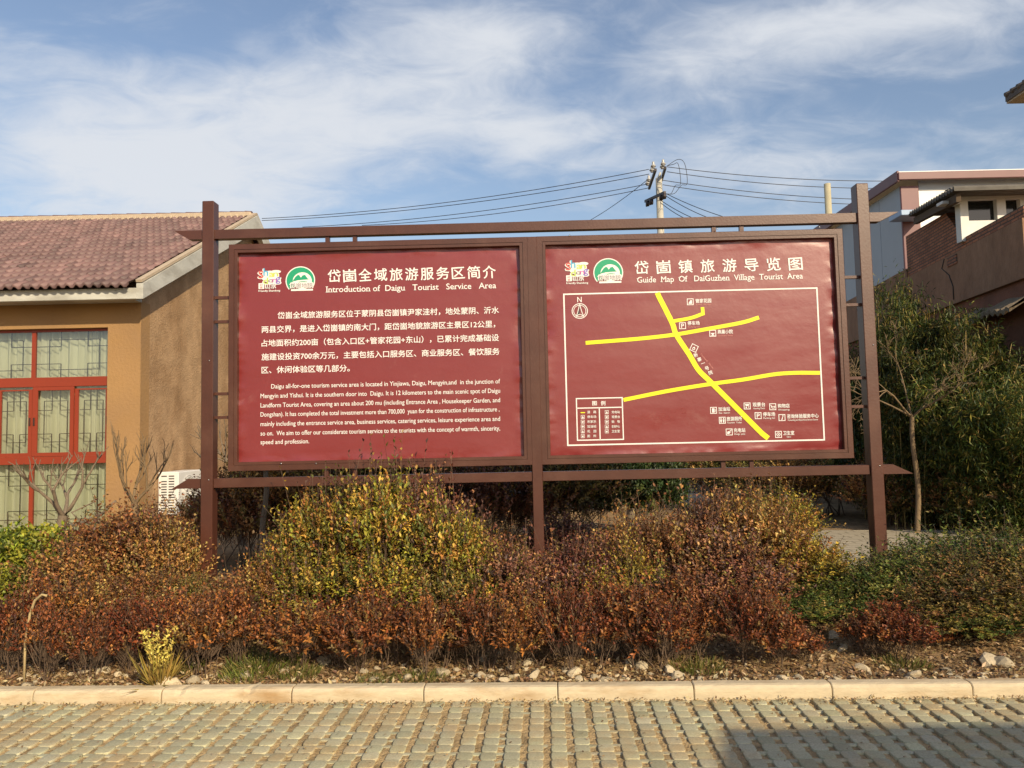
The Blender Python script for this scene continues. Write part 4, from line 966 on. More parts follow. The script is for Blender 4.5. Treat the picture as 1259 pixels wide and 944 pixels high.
for i, (pxs, pys, pxe, pye, Ye, sag, lab) in enumerate((
        (798, 208, 322, 268.5, 27, .25, 'topmost black wire running from the pole across to the ochre roof ridge'), (798, 214, 322, 271, 27.3, .25, 'second black wire just under the topmost one towards the ochre roof'),
        (797, 226, 372, 279, 27, .22, 'third black wire sloping from the pole down behind the board top rail'), (797, 231, 445, 277, 27, .2, 'lowest of the long black wires dropping towards the board top rail'),
        (797, 220, 712, 278, 30, .1, 'steep short wire dropping from the pole to the board top rail'))):
    wire(at(pxs, pys, YP + (.6 if i > 1 else -.6)), at(pxe, pye, Ye), sag, lab)
for i, (pxs, pys, pxe, pye, Ye, sag, lab) in enumerate((
        (820, 205, 1092, 222.5, 23.5, .12, 'topmost black wire running from the pole to the grey shed roof'), (820, 211, 1075, 231.5, 23.5, .12, 'second black wire from the pole to the grey shed roof'),
        (815, 221.5, 1060, 245, 24, .1, 'third black wire from the pole passing the plain round pole'), (815, 227, 1050, 251, 24, .1, 'fourth black wire from the pole passing the plain round pole'),
        (819, 238, 905, 271, 22, .06, 'short service wire dropping steeply from the lower crossarm'), (819, 241, 880, 271, 22, .06, 'short service wire just inside the steep one at the crossarm'),
        (812, 246, 862, 272, 22, .05, 'short service wire starting below the lower crossarm'), (812, 249, 850, 272, 22, .05, 'shortest service wire hugging the pole under the crossarm'),
        (1019, 269, 1050, 249, 20.3, .05, 'short wire rising from the plain pole towards the shed'))):
    wire(at(pxs, pys, YP - .6 if i < 8 else 20), at(pxe, pye, Ye), sag, lab)
for k, (dx, w, lab) in enumerate(((.55, .35, 'tall looping jumper wire beside the pole top'), (.35, .2, 'short looping jumper wire close against the pole top'))):
    b = MB(); p0 = at(820, 206, YP - .9); p1 = at(818, 238, YP - .9)
    pts = [p0 + Vector((0, 0, .05)), p0 + Vector((w, 0, .25 if k == 0 else .1)), p0 + Vector((dx, 0, .1)), p0 + Vector((dx + .05, 0, -.5)), p1 + Vector((dx * .9, 0, .25)), p1 + Vector((dx * .5, 0, 0)), p1]
    Q = [2 * pts[0] - pts[1]] + pts + [2 * pts[-1] - pts[-2]]; pts = [.5 * (2 * Q[i] + (Q[i + 1] - Q[i - 1]) * t_ + (2 * Q[i - 1] - 5 * Q[i] + 4 * Q[i + 1] - Q[i + 2]) * t_ ** 2 + (3 * Q[i] - Q[i - 1] - 3 * Q[i + 1] + Q[i + 2]) * t_ ** 3) for i in range(1, len(Q) - 2) for t_ in (0, .2, .4, .6, .8)] + [pts[-1]]
    b.tube(pts, .009, n=5, cap=False); tag(b.build('overhead_wire', M_wire), lab, 'wire', 'overhead wires')

# ------------------------------------------------------------------ plants
def pal(rs, n, cols, wts, jit=.18):
    c = np.array(cols)[rs.choice(len(cols), n, p=np.array(wts) / sum(wts))]
    return c * rs.normal(1, jit, (n, 1)) * rs.normal(1, .05, (n, 3))
def unit(a): return a / np.maximum(np.linalg.norm(a, axis=1, keepdims=True), 1e-9)
def leaves(P, D, Nn, ln, wd, fold=.25):
    """leaf blades: base P, direction D, facing Nn -> two triangles each, folded on the midrib"""
    S_ = unit(np.cross(D, Nn)); Nn = np.cross(S_, D); n = len(P)
    ln = ln[:, None]; wd = wd[:, None]
    m = P + D * ln * .45; V = np.empty((n, 4, 3)); V[:, 0] = P; V[:, 1] = m + S_ * wd / 2 + Nn * wd * fold; V[:, 2] = P + D * ln - Nn * ln * .08; V[:, 3] = m - S_ * wd / 2 + Nn * wd * fold
    b = np.arange(n)[:, None] * 4
    F = np.concatenate([b + np.array([[0, 1, 2]]), b + np.array([[0, 2, 3]])], 1).reshape(-1, 3)
    return V.reshape(-1, 3), F
def shrub_mesh(seed, Rx, Ry, H, n_twig, per, leaf, cols, wts, z0=.12, lobes=8, tw=(.10, .22), up=.55, spread=.55, aspect=.5, stems=9, stem_r=.007, spire=0, twigcol=None):
    """(foliage mesh, stem mesh) of one shrub standing at the origin"""
    rs = np.random.RandomState(seed)
    # clumps that make the uneven outline
    L_ = []
    for k in range(lobes):
        a = 2 * math.pi * (k + rs.uniform(-.3, .3)) / lobes; q = rs.uniform(.25, .72) if k else 0.1; h = rs.uniform(.40, .74) if k else .72
        L_.append((math.cos(a) * q * Rx, math.sin(a) * q * Ry, H * h, rs.uniform(.30, .46)))
    L_ = np.array(L_)
    k = rs.randint(0, lobes, n_twig); d = unit(rs.normal(0, 1, (n_twig, 3))); d[:, 2] = np.where(d[:, 2] < -.35, -d[:, 2], d[:, 2])
    rad = (.35 + .65 * rs.uniform(0, 1, n_twig) ** .45)
    sc = L_[k, 3:4] * np.array([[Rx * 1.25, Ry * 1.25, H * .62]])
    P0 = L_[k, :3] + d * rad[:, None] * sc; P0[:, 2] = np.where(P0[:, 2] < z0 + .06, z0 + rs.uniform(0, .55, n_twig) * H * .6, P0[:, 2])
    D0 = unit(d * spread + np.array([[0, 0, up]]) + unit(P0 * np.array([[1, 1, .3]])) * .35 + rs.normal(0, .30, (n_twig, 3)))
    ln = rs.uniform(tw[0], tw[1], n_twig)
    if spire:
        s_ = rs.choice(n_twig, spire, replace=False); P0[s_] = np.stack([rs.uniform(-.6, .6, spire) * Rx, rs.uniform(-.6, .6, spire) * Ry, H * rs.uniform(.72, .9, spire)], 1); ln[s_] *= 1.8; D0[s_] = unit(np.array([[0, 0, 1.]]) + rs.normal(0, .18, (spire, 3)))
    col_t = pal(rs, n_twig, cols, wts)
    bend = rs.normal(0, .25, (n_twig, 3))
    t = (np.arange(per) + .5) / per
    T = np.repeat(t[None], n_twig, 0) + rs.uniform(-.3 / per, .3 / per, (n_twig, per))
    P = P0[:, None] + D0[:, None] * (T * ln[:, None])[..., None] + bend[:, None] * (T ** 2 * ln[:, None] * .5)[..., None]
    A = unit(np.cross(D0, np.array([[.31, .2, .93]]))); Bv = np.cross(D0, A)
    ph = np.arange(per) * 2.4 + rs.uniform(0, 6.3, (n_twig, 1))
    side = A[:, None] * np.cos(ph)[..., None] + Bv[:, None] * np.sin(ph)[..., None]
    LD = unit((D0[:, None] * .75 + side * .75 + rs.normal(0, .22, (n_twig, per, 3)) + np.array([0, 0, .1])).reshape(-1, 3))
    LN = unit((D0[:, None] * .6 - side * .4 + np.array([0, 0, .5]) + rs.normal(0, .28, (n_twig, per, 3))).reshape(-1, 3))
    n = n_twig * per
    V, F = leaves(P.reshape(-1, 3), LD, LN, leaf * rs.uniform(.45, 1.35, n) * np.tile(1.1 - .35 * t, n_twig), leaf * aspect * rs.uniform(.7, 1.2, n))
    C = np.repeat(col_t, per, 0) * rs.normal(1, .15, (n, 1)); C = np.repeat(np.clip(C, .008, .9), 4, 0)
    fol = np_mesh('foliage', V, F, C)
    b = MB(); base = [np.array((rs.normal(0, .05) * Rx / .3, rs.normal(0, .05) * Ry / .3, -.05)) for _ in range(stems)]
    for i in range(stems):
        e = L_[i % lobes, :3] * np.array((1.05, 1.05, 1.0)) + rs.normal(0, .05, 3); m = base[i] * .4 + e * np.array((.45, .45, .5)) + rs.normal(0, .02, 3)
        b.tube([base[i], (base[i] + m) / 2 + rs.normal(0, .008, 3), m, (m + e) / 2 + rs.normal(0, .01, 3), e], stem_r, stem_r * .45, n=4, cap=False)
    order = list(rs.choice(n_twig, min(n_twig, 260), replace=False)) + (list(s_) if spire else [])
    for i in order:
        q = P0[i]; bs = base[rs.randint(stems)]; root = q - D0[i] * ln[i] * .5 + (bs - q) * .12
        b.tube([root, q, q + D0[i] * ln[i] + bend[i] * ln[i] * .5], stem_r * .38, stem_r * .18, n=3, cap=False, sm=False)
    return fol, b.mesh('stem')
RUST = ([(.30, .095, .030), (.20, .070, .030), (.42, .17, .045), (.10, .045, .026), (.30, .19, .065)], [4, 3, 2, 2.5, 1.2])
MIX = ([(.50, .32, .06), (.32, .28, .035), (.13, .14, .028), (.44, .20, .055), (.11, .055, .04)], [4, 4, 3.5, 2, 2])
TAN = ([(.44, .22, .065), (.34, .145, .05), (.52, .34, .11), (.16, .08, .042), (.24, .19, .045)], [4, 4, 2, 2.5, 1.2])
PURP = ([(.22, .09, .06), (.30, .12, .06), (.44, .22, .09), (.11, .06, .05), (.34, .25, .06)], [4, 3, 2, 2.5, 1])
GREEN = ([(.080, .115, .022), (.14, .16, .030), (.24, .22, .045), (.30, .20, .06), (.045, .068, .018)], [4, 3, 2, 1.5, 3])
OLIVE = ([(.22, .17, .04), (.14, .125, .03), (.36, .24, .065), (.095, .08, .026), (.30, .14, .05)], [3, 3, 2.5, 3, 2])
BRIGHT = ([(.27, .28, .03), (.20, .22, .025), (.09, .12, .018), (.42, .37, .05)], [4, 4, 3, 1.5])
YELL = ([(.60, .46, .06), (.46, .38, .055), (.26, .23, .04), (.52, .31, .07)], [4, 3, 2, 1])
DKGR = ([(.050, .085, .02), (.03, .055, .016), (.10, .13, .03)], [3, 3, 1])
KINDS = {}
def kind(key, name, cat, lm=M_leaf, **kw):
    KINDS[key] = (name, cat, lm, [shrub_mesh(sd, **kw) for sd in range(kw.pop('variants', 3))])
def mk(key, name, cat, sds, colset, **kw):
    KINDS[key] = (name, cat, [shrub_mesh(sd, cols=colset[0], wts=colset[1], **kw) for sd in sds])
mk('rust', 'dwarf_shrub', 'shrub', (1, 2, 3, 4, 5), RUST, Rx=.165, Ry=.16, H=.37, n_twig=270, per=9, leaf=.030, z0=.02, lobes=7, tw=(.06, .15), up=.8, spread=.5, stems=8, stem_r=.004, spire=16)
mk('mix', 'shrub', 'shrub', (11, 12, 13), MIX, up=.85, spread=.5, Rx=.52, Ry=.40, H=.80, n_twig=820, per=11, leaf=.050, lobes=12, tw=(.14, .32), spire=45, aspect=.45)
mk('tan', 'shrub', 'shrub', (21, 22, 23), TAN, up=.85, spread=.5, Rx=.42, Ry=.36, H=.68, n_twig=760, per=11, leaf=.043, lobes=11, spire=40, tw=(.12, .30))
mk('purple', 'shrub', 'shrub', (31, 32, 33), PURP, up=.85, spread=.5, Rx=.42, Ry=.36, H=.66, n_twig=760, per=11, leaf=.044, lobes=11, spire=40, tw=(.12, .30))
mk('green', 'shrub', 'shrub', (41, 42, 43), GREEN, Rx=.50, Ry=.40, H=.66, n_twig=740, per=11, leaf=.046, lobes=11, spire=30, aspect=.42, up=.35, spread=.7, tw=(.12, .32))
mk('olive', 'shrub', 'shrub', (51, 52), OLIVE, Rx=.48, Ry=.40, H=.66, n_twig=740, per=11, leaf=.044, lobes=10, spire=26, aspect=.42, up=.35, spread=.7, tw=(.12, .3))
mk('bright', 'evergreen_shrub', 'shrub', (61, 62), BRIGHT, Rx=.48, Ry=.40, H=.62, n_twig=900, per=8, leaf=.054, lobes=9, aspect=.6, tw=(.08, .18))
mk('yellow', 'shrub', 'shrub', (71, 72), YELL, Rx=.24, Ry=.22, H=.60, n_twig=230, per=11, leaf=.046, lobes=6, spire=26, aspect=.45, tw=(.12, .28))
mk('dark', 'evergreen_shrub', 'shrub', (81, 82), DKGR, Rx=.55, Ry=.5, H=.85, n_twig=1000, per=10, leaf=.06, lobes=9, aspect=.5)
_made = {}
def plant(key, pos, s=1.0, label=None, group=None, rot=None, v=None, sz=None, top=None):
    """the first plant of a kind is built with its parts; the rest are copies of it and of its parts"""
    name, cat, ms = KINDS[key]; v = random.randrange(len(ms)) if v is None else v % len(ms)
    if (key, v) not in _made:
        r = empty(name); link('foliage', ms[v][0], M_leaf, r); link('stem', ms[v][1], M_stem, r); _made[key, v] = r
    else: r = copy_tree(_made[key, v])
    r.location = pos; r.rotation_euler = (random.uniform(-.05, .05), random.uniform(-.05, .05), random.uniform(0, 6.28) if rot is None else rot)
    if top is not None:
        me = ms[v][0]; zz_ = np.empty(len(me.vertices) * 3, np.float32); me.vertices.foreach_get('co', zz_); sz = max(.2, (top - pos.z) / float(np.percentile(zz_[2::3], 98.0)))
    r.scale = (s, s, (sz or s)); 
    if 'group' in r: del r['group']
    return tag(r, label, cat, group)
def Kuv(p): d = p - KO; return d.dot(KD), d.dot(KN)
def bed_at(px, Y):
    """point of the planting bed that stands at distance Y under this column of the photograph"""
    a = at(px, 537, Y); u_, v_ = Kuv(a); z = float(bedz(u_, v_)); b = G(px, 537 + (CAMZ - z) * FPX / Y, z)
    q = at(px, 537 + (CAMZ - z) * FPX / Y, Y); return Vector((q.x, q.y, z - .01))
# ---- the front row: dwarf rust shrubs along the kerb
anch = ((262, 'the tall end post by the ochre house'), (662, 'the thin middle post'), (1068, 'the tall end post by the brick house'))
ORD = ['first', 'second', 'third', 'fourth', 'fifth', 'sixth', 'seventh', 'eighth', 'ninth', 'tenth', 'eleventh', 'twelfth', 'thirteenth']
fr_ = [(12, 5.25, 1.05), (58, 5.15, .95), (112, 5.2, 1.0), (160, 5.35, 1.1), (205, 5.3, 1.05), (242, 5.2, 1.1), (283, 5.35, 1.15), (362, 5.3, 1.2), (408, 5.35, 1.0), (440, 5.2, 1.1), (482, 5.3, 1.1), (520, 5.15, 1.0), (548, 5.3, 1.1),
       (590, 5.2, 1.1), (628, 5.1, 1.05), (664, 5.25, 1.15), (700, 5.1, 1.1), (735, 5.2, 1.1), (778, 5.2, 1.25), (815, 5.1, 1.2), (850, 5.25, 1.15), (918, 5.2, 1.15), (955, 5.15, 1.05), (995, 5.2, .8), (1075, 5.25, 1.05), (1108, 5.2, 1.0), (1145, 5.45, .9)]
bk_ = [(35, 5.6, 1.1), (90, 5.65, 1.1), (185, 5.65, 1.1), (228, 5.6, 1.15), (330, 5.7, 1.0), (390, 5.65, 1.15), (462, 5.6, 1.15), (570, 5.6, 1.15), (645, 5.6, 1.1), (690, 5.6, 1.15), (762, 5.6, 1.2), (798, 5.55, 1.2), (835, 5.6, 1.2), (935, 5.55, 1.1)]
def name_row(lst, row):
    cnt = {}
    for px, Y, s in lst:
        a = min(anch, key=lambda q: abs(q[0] - px)); side = 'right' if px >= a[0] else 'left'
        same = sorted([q[0] for q in lst if min(anch, key=lambda w: abs(w[0] - q[0])) == a and (q[0] >= a[0]) == (px >= a[0])], key=lambda w: abs(w - a[0])); o = ORD[same.index(px)]
        yield px, Y, s, f'{row} rust dwarf shrub, {o} {side} of {a[1]}'
for row, lst in (('kerbside', fr_), ('second row', bk_)):
    for px, Y, s, lab in name_row(lst, row):
        Y -= .13 if row == 'kerbside' else .08
        plant('rust', bed_at(px + random.uniform(-4, 4), Y), s * random.uniform(.85, 1.1), lab, 'dwarf rust shrubs along the kerb', top=at(px, (740 if row == 'kerbside' else 730) - (s - 1.1) * 90 + random.uniform(-16, 14), Y).z)
# ---- the taller shrubs behind them
G1 = 'taller shrubs around the sign posts'
TOPS = {}
for key, px, Y, s, sz, lab in (
        ('bright', 8, 6.5, 1.0, 655, 'bright green leathery shrub at the edge below the red window'), ('bright', 62, 6.6, .9, 658, 'bright green shrub beside the brown one, below the window mullion'),
        ('bright', -60, 6.6, 1.0, 655, 'bright green shrub half out of view beside the window'), ('bright', -140, 6.5, 1.1, 650, 'bright green shrub outside the picture beyond the window'), ('bright', -230, 6.4, 1.1, 655, 'last bright green shrub outside the picture beyond the window'), ('tan', -70, 5.9, 1.0, 705, 'brown shrub outside the picture before the bright green ones'), ('bright', 25, 6.0, .8, 700, 'low bright green shrub in front of the two taller bright ones'),
        ('tan', 100, 6.15, .9, 672, 'brown leaved shrub at the edge of the bright green ones'), ('tan', 150, 6.5, 1.15, 628, 'tall orange brown shrub below the bare pollard near the house corner'),
        ('tan', 200, 6.4, .8, 645, 'tall orange brown shrub directly in front of the air conditioner'), ('olive', 225, 6.0, .6, 712, 'olive brown shrub tucked against the end post by the house'),
        ('tan', 180, 5.95, .9, 705, 'low brown shrub in front of the tall orange brown pair'), ('tan', 318, 5.95, .8, 700, 'pale tan shrub just past the end post, in front of the thin trunk'),
        ('mix', 360, 6.0, .6, 672, 'low yellow brown shrub beside the slim tree trunk'), ('mix', 425, 6.0, .8, 612, 'yellow green shrub leaning on the biggest bush'),
        ('mix', 470, 6.1, .95, 592, 'biggest yellow green bush, its spire reaching over the lower rail'), ('mix', 540, 6.0, .8, 625, 'yellow green bush with purple shoots next to the biggest one'),
        ('mix', 395, 5.8, .8, 690, 'low yellow green bush filling the front of the yellow mass on its house side'), ('mix', 470, 5.78, .8, 682, 'low yellow green bush at the front of the biggest bush'), ('olive', 545, 5.78, .8, 695, 'low olive bush in front of the purple shoots'),
        ('tan', 700, 5.75, .6, 715, 'low brown filler shrub just beyond the middle post'), ('purple', 850, 5.8, .8, 700, 'low purple brown shrub behind the last close rust shrubs'), ('tan', 120, 5.8, .8, 715, 'low brown shrub in front of the bright green edge'),
        ('mix', 400, 6.2, .9, 622, 'yellow tan bush on the house side of the biggest bush'), ('tan', 285, 5.9, .6, 716, 'pale brown shrub low beside the end post near the house'), ('tan', 335, 5.85, .75, 690, 'pale brown shrub low in front of the slim trunk'), ('purple', 620, 5.95, .8, 668, 'reddish brown shrub between the biggest bush and the middle post'), ('purple', 660, 5.8, .7, 702, 'reddish brown shrub hiding the foot of the middle post'), ('tan', 785, 6.25, .8, 640, 'loose brown shrub with upright sprigs below the lower map road'),
        ('purple', 535, 6.3, 1.0, 600, 'dark purple brown bush showing above the yellow green ones'), ('mix', 590, 5.9, .6, 660, 'mottled green and tan bush near the middle post'),
        ('mix', 636, 5.9, .6, 695, 'mottled bush directly beside the thin middle post'), ('purple', 705, 6.0, .85, 672, 'pinkish brown shrub just beyond the middle post'),
        ('purple', 752, 6.1, .8, 664, 'pinkish brown shrub below the legend box of the map'), ('yellow', 775, 5.8, .75, 672, 'small yellow green shrub glowing among the brown ones'), ('yellow', 738, 5.75, .6, 700, 'smaller yellow tipped shrub in front of the pinkish brown pair'),
        ('tan', 830, 6.2, .95, 640, 'tall brown shrub below the lower end of the map road'), ('purple', 875, 6.3, 1.0, 625, 'tall purple brown shrub under the gas station symbol'),
        ('tan', 930, 6.3, .9, 618, 'tallest brown shrub under the map, near the lower rail'), ('purple', 905, 5.95, .95, 672, 'dark brown shrub in front of the tallest brown ones'),
        ('green', 800, 5.8, .6, 705, 'low green leaved shrub behind the rust row below the map road'), ('tan', 965, 6.2, .7, 650, 'brown shrub at the end of the brown mass under the map'),
        ('yellow', 990, 6.1, 1.1, 660, 'yellow leaved shrub standing before the pale tiled path'), ('green', 1025, 5.95, .75, 700, 'green and yellow shrub next to the end post by the brick house'),
        ('green', 1000, 5.7, .75, 725, 'dark green shrub low behind the two smallest rust shrubs'), ('green', 1095, 5.95, .9, 690, 'deep green shrub at the foot of the end post'),
        ('green', 1155, 6.2, 1.1, 672, 'spreading green shrub before the path, beyond the end post'), ('olive', 1125, 5.7, .8, 715, 'olive shrub in front of the spreading green one'),
        ('olive', 1190, 5.75, 1.0, 695, 'olive shrub low at the edge above the stones'), ('olive', 1165, 5.5, .75, 740, 'low olive shrub at the front, past the last rust shrub'), ('green', 1205, 5.45, .75, 745, 'low dark green shrub behind the two pale stones'), ('olive', 1250, 5.45, .85, 725, 'low olive shrub at the very edge by the kerb'),
        ('olive', 1238, 5.9, 1.1, 680, 'darkest olive shrub at the far edge of the bed'),
        ('green', 1222, 6.4, 1.2, 652, 'tall green shrub at the edge before the bamboo'), ('olive', 1300, 6.0, 1.2, 680, 'olive shrub mostly out of view at the edge')):
    plant(key, bed_at(px, Y), s, lab, G1, top=at(px, TOPS.get((px, Y), sz), Y).z)
# ---- shaded and sunlit shrubs behind the board
G2 = 'shrubs behind the board'
for key, px, Y, s, sz, lab in (
        ('tan', 300, 8.8, 1.3, 1.35, 'shaded brown shrub behind the end post near the house'), ('tan', 350, 9.0, 1.4, 1.5, 'shaded brown shrub behind the slim tree trunk'), ('tan', 400, 9.2, 1.4, 1.55, 'shaded brown shrub behind the biggest bush'),
        ('purple', 610, 9.0, 1.4, 1.5, 'dark brown shrub in the shade of the middle post'), ('olive', 680, 9.2, 1.5, 1.55, 'dark olive shrub in shade beyond the middle post'),
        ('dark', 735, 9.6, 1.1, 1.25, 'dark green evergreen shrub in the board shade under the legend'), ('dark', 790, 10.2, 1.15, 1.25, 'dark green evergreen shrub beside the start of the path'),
        ('olive', 560, 9.6, 1.5, 1.6, 'olive shrub in shade behind the purple bush'), ('mix', 470, 9.6, 1.4, 1.6, 'shaded yellow brown shrub behind the biggest bush top'),
        ('tan', 262, 9.4, 1.0, .95, 'sunlit orange shrub between the gable wall and the end post'), ('mix', 450, 13.5, 1.8, 1.9, 'sunlit hedge shrub seen through the slot under the first panel'), ('mix', 540, 13.8, 1.8, 1.95, 'sunlit hedge shrub in the slot below the paragraph text'),
        ('mix', 620, 13.5, 1.8, 1.9, 'sunlit hedge shrub in the slot close to the middle post'), ('bright', 690, 13.5, 1.7, 2.4, 'sunlit light green hedge shrub in the slot below the map legend'), ('mix', 750, 14, 1.8, 1.8, 'sunlit yellow hedge shrub in the slot beside the path'),
        ('tan', 370, 13.0, 1.8, 1.9, 'sunlit orange hedge shrub in the slot by the thin trunk'), ('olive', 880, 14.5, 1.7, 1.5, 'sunlit olive shrub beyond the diagonal path'), ('olive', 935, 13.2, 1.6, 1.35, 'olive brown shrub at the path edge below the map'),
        ('tan', 985, 12.6, 1.5, 1.2, 'orange shrub beyond the path, near the end post'), ('green', 1030, 12.8, 1.5, 1.4, 'leafy green shrub beyond the path, right behind the end post'), ('tan', 1085, 11.2, 1.3, 1.05, 'orange shrub at the foot of the bare tree'),
        ('olive', 1120, 11.2, 1.3, 1.05, 'olive shrub just beside the bare tree'), ('tan', 1165, 10.8, 1.3, 1.1, 'orange shrub below the bamboo'), ('olive', 1215, 10.3, 1.4, 1.25, 'olive shrub under the bamboo near the wall'), ('olive', 1260, 9.7, 1.4, 1.3, 'olive shrub under the bamboo at the edge'),
        ('tan', 900, 8.2, 1.1, .92, 'sunlit orange shrub just behind the tallest brown shrub under the map'), ('mix', 955, 7.9, 1.0, .80, 'yellow brown shrub before the path, behind the brown mass'), ('purple', 690, 7.8, 1.0, .72, 'purple brown shrub standing in shade behind the middle post'), ('tan', 600, 7.6, .9, .66, 'tan shrub standing in shade between the biggest bush and the middle post'),
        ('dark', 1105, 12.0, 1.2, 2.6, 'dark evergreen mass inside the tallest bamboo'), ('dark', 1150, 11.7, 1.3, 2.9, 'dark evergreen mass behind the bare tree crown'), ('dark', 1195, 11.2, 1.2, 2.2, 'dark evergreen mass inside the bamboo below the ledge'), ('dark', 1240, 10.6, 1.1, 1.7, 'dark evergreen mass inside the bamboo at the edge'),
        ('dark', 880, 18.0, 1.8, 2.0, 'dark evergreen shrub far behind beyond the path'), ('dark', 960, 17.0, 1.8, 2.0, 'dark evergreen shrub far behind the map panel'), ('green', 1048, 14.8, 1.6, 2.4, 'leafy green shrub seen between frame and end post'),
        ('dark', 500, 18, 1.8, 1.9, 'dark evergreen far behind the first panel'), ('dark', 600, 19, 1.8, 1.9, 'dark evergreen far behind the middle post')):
    plant(key, bed_at(px, Y), s, lab, G2, sz=sz)

# ---- bare trees
def branch(b, p, d, ln, r, depth, rs, spread=.55, upw=.25, kids=(2, 3), shrink=.70, tips=None):
    pts = [p]; q = p
    for i in range(4):
        d = (d + Vector(rs.normal(0, .10, 3)) + Vector((0, 0, upw * .12))).normalized(); q = q + d * ln / 4; pts.append(q)
    b.tube(pts, max(r, .003), max(r * .62, .0022), n=6 if r > .012 else 4, cap=False)
    if depth == 0:
        if tips is not None: tips.append((q, d))
        return
    for k in range(rs.randint(kids[0], kids[1] + 1)):
        f_ = rs.uniform(.45, 1.0) if k else 1.0; i = min(3, int(f_ * 4)); s0 = pts[i].lerp(pts[i + 1], f_ * 4 - i) if f_ < 1 else pts[-1]
        dd = (d + Vector(rs.normal(0, spread, 3)) + Vector((0, 0, upw))).normalized()
        branch(b, s0, dd, ln * shrink * rs.uniform(.8, 1.15), r * .60, depth - 1, rs, spread, upw, kids, shrink, tips)
def bare_tree(px, Y, h, r, ln, depth, label, seed, m=M_bark, spread=.55, upw=.25, lean=(0, 0), kids=(2, 3), first=3, crown='bare_crown', shrink=.7):
    rs = np.random.RandomState(seed); o = bed_at(px, Y); root = empty('bare_tree', o, label=label, cat='tree', group='bare trees and pollards')
    b = MB(); pts = [Vector((lean[0] * t + .03 * math.sin(t * 7 + seed), lean[1] * t + .02 * math.sin(t * 5), h * t - .05)) for t in np.linspace(0, 1, 8)]
    b.tube(pts, r, r * .75, n=10, cap=False); tr_ = b.build('trunk', m, root)
    b = MB()
    for k in range(first):
        a = 2 * math.pi * (k + rs.uniform(-.2, .2)) / first; d = Vector((math.cos(a) * spread * 1.3, math.sin(a) * spread * 1.0, .8)).normalized(); branch(b, pts[-1] - Vector((0, 0, .02)), d, ln, r * .38, depth, rs, spread * .6, upw, kids, shrink)
    b.build(crown, m, root); return root
bare_tree(1131, 10.1, 1.62, .035, .55, 5, 'bare tree with a crooked pale trunk before the bamboo', 5, spread=.75, upw=.10, first=5, shrink=.66)
bare_tree(325, 7.9, 1.15, .032, .6, 3, 'slim bare tree whose trunk shows below the first panel', 8, M_greybark, spread=.5)
bare_tree(297, 10.6, .95, .05, .45, 3, 'small bare tree by the gable wall seen under the rail', 9, M_greybark)
bare_tree(383, 10.5, 1.2, .06, .5, 3, 'dark bare trunk behind the biggest bush', 10, M_greybark)
bare_tree(777, 11.5, 1.4, .07, .5, 3, 'dark thin trunk above the evergreen under the legend', 11, M_greybark)
bare_tree(575, 12.0, 1.0, .06, .7, 3, 'bare forked tree in the slot under the paragraph text', 12, M_greybark)
bare_tree(76, 9.6, .62, .075, .42, 3, 'stout grey pollard with upturned branches before the window', 13, M_greybark, spread=.62, upw=.35, first=4, kids=(2, 3))
bare_tree(163, 9.4, .75, .05, .42, 3, 'small yellowish pollard before the house corner', 14, M_bark, spread=.45, upw=.45, first=4)
# a long bare branch lying over the hedge
b = MB(); p0, p1, p2, p3 = at(62, 651, 7.4), at(100, 643, 7.3), at(125, 632, 7.2), at(142, 616, 7.1)
b.tube([p0 + Vector((-.5, .3, -.6)), p0, p1, p2, p3], .022, .012, n=6); b.tube([p1, at(88, 630, 7.3), at(118, 616, 7.4)], .012, .006, n=5)
tag(b.build('fallen_branch', M_greybark), 'long grey bare branch lying across the brown shrub below the window', 'branch')

# ---- bamboo and the conifer by the wall
BAM = ([(.070, .10, .020), (.12, .135, .026), (.24, .20, .04), (.035, .055, .014), (.28, .19, .06)], [4, 3, 1.6, 4, .8])
M_culm = mat('bamboo_culm', (.36, .26, .09), .55, .4, var=.3, vscale=4)
def bamboo(seed, H, n_culm, spread, n_leaf=5600):
    rs = np.random.RandomState(seed); b = MB(); tips = []
    for i in range(n_culm):
        a = rs.uniform(0, 6.28); q = rs.uniform(0, spread * .6); p = Vector((q * math.cos(a), q * math.sin(a), -.05)); out = Vector((math.cos(a), math.sin(a), 0)) * rs.uniform(.1, .55) + Vector(rs.normal(0, .12, 3)) * Vector((1, 1, 0)).length
        h = H * rs.uniform(.65, 1.05); pts = [p + Vector((out.x * t ** 2 * spread, out.y * t ** 2 * spread, h * (t - .10 * t ** 3))) for t in np.linspace(0, 1, 9)]
        b.tube(pts, .014, .004, n=5, cap=False); tips += [(pts[k].lerp(pts[k + 1], rs.uniform()), .3 + .7 * k / 8) for k in range(1, 8) for _ in range(2)]
    T = np.array([t[0][:] for t in tips]); k = rs.randint(0, len(T), n_leaf)
    d = unit(rs.normal(0, 1, (n_leaf, 3)) * np.array([[1, 1, .6]])); P0 = T[k] + d * rs.uniform(.02, .30, (n_leaf, 1)) + np.array([[0, 0, -.03]])
    per = 4; P = np.repeat(P0, per, 0) + rs.normal(0, .035, (n_leaf * per, 3)); P = P[P[:, 2] > .12]; m = len(P)
    D = unit(np.repeat(d, per, 0)[:m] * .7 + rs.normal(0, .55, (m, 3)) + np.array([[0, 0, -.45]])); N = unit(rs.normal(0, .5, (m, 3)) + np.array([[0, 0, 1.]]))
    V, F = leaves(P, D, N, rs.uniform(.06, .135, m), rs.uniform(.012, .024, m), .1)
    C = np.repeat(np.clip(np.repeat(pal(rs, n_leaf, *BAM), per, 0)[:m] * rs.normal(1, .2, (m, 1)), .01, .8), 4, 0)
    return np_mesh('foliage', V, F, C), b.mesh('culm')
bam = [bamboo(1, 3.0, 14, .8), bamboo(2, 2.6, 13, .85)]
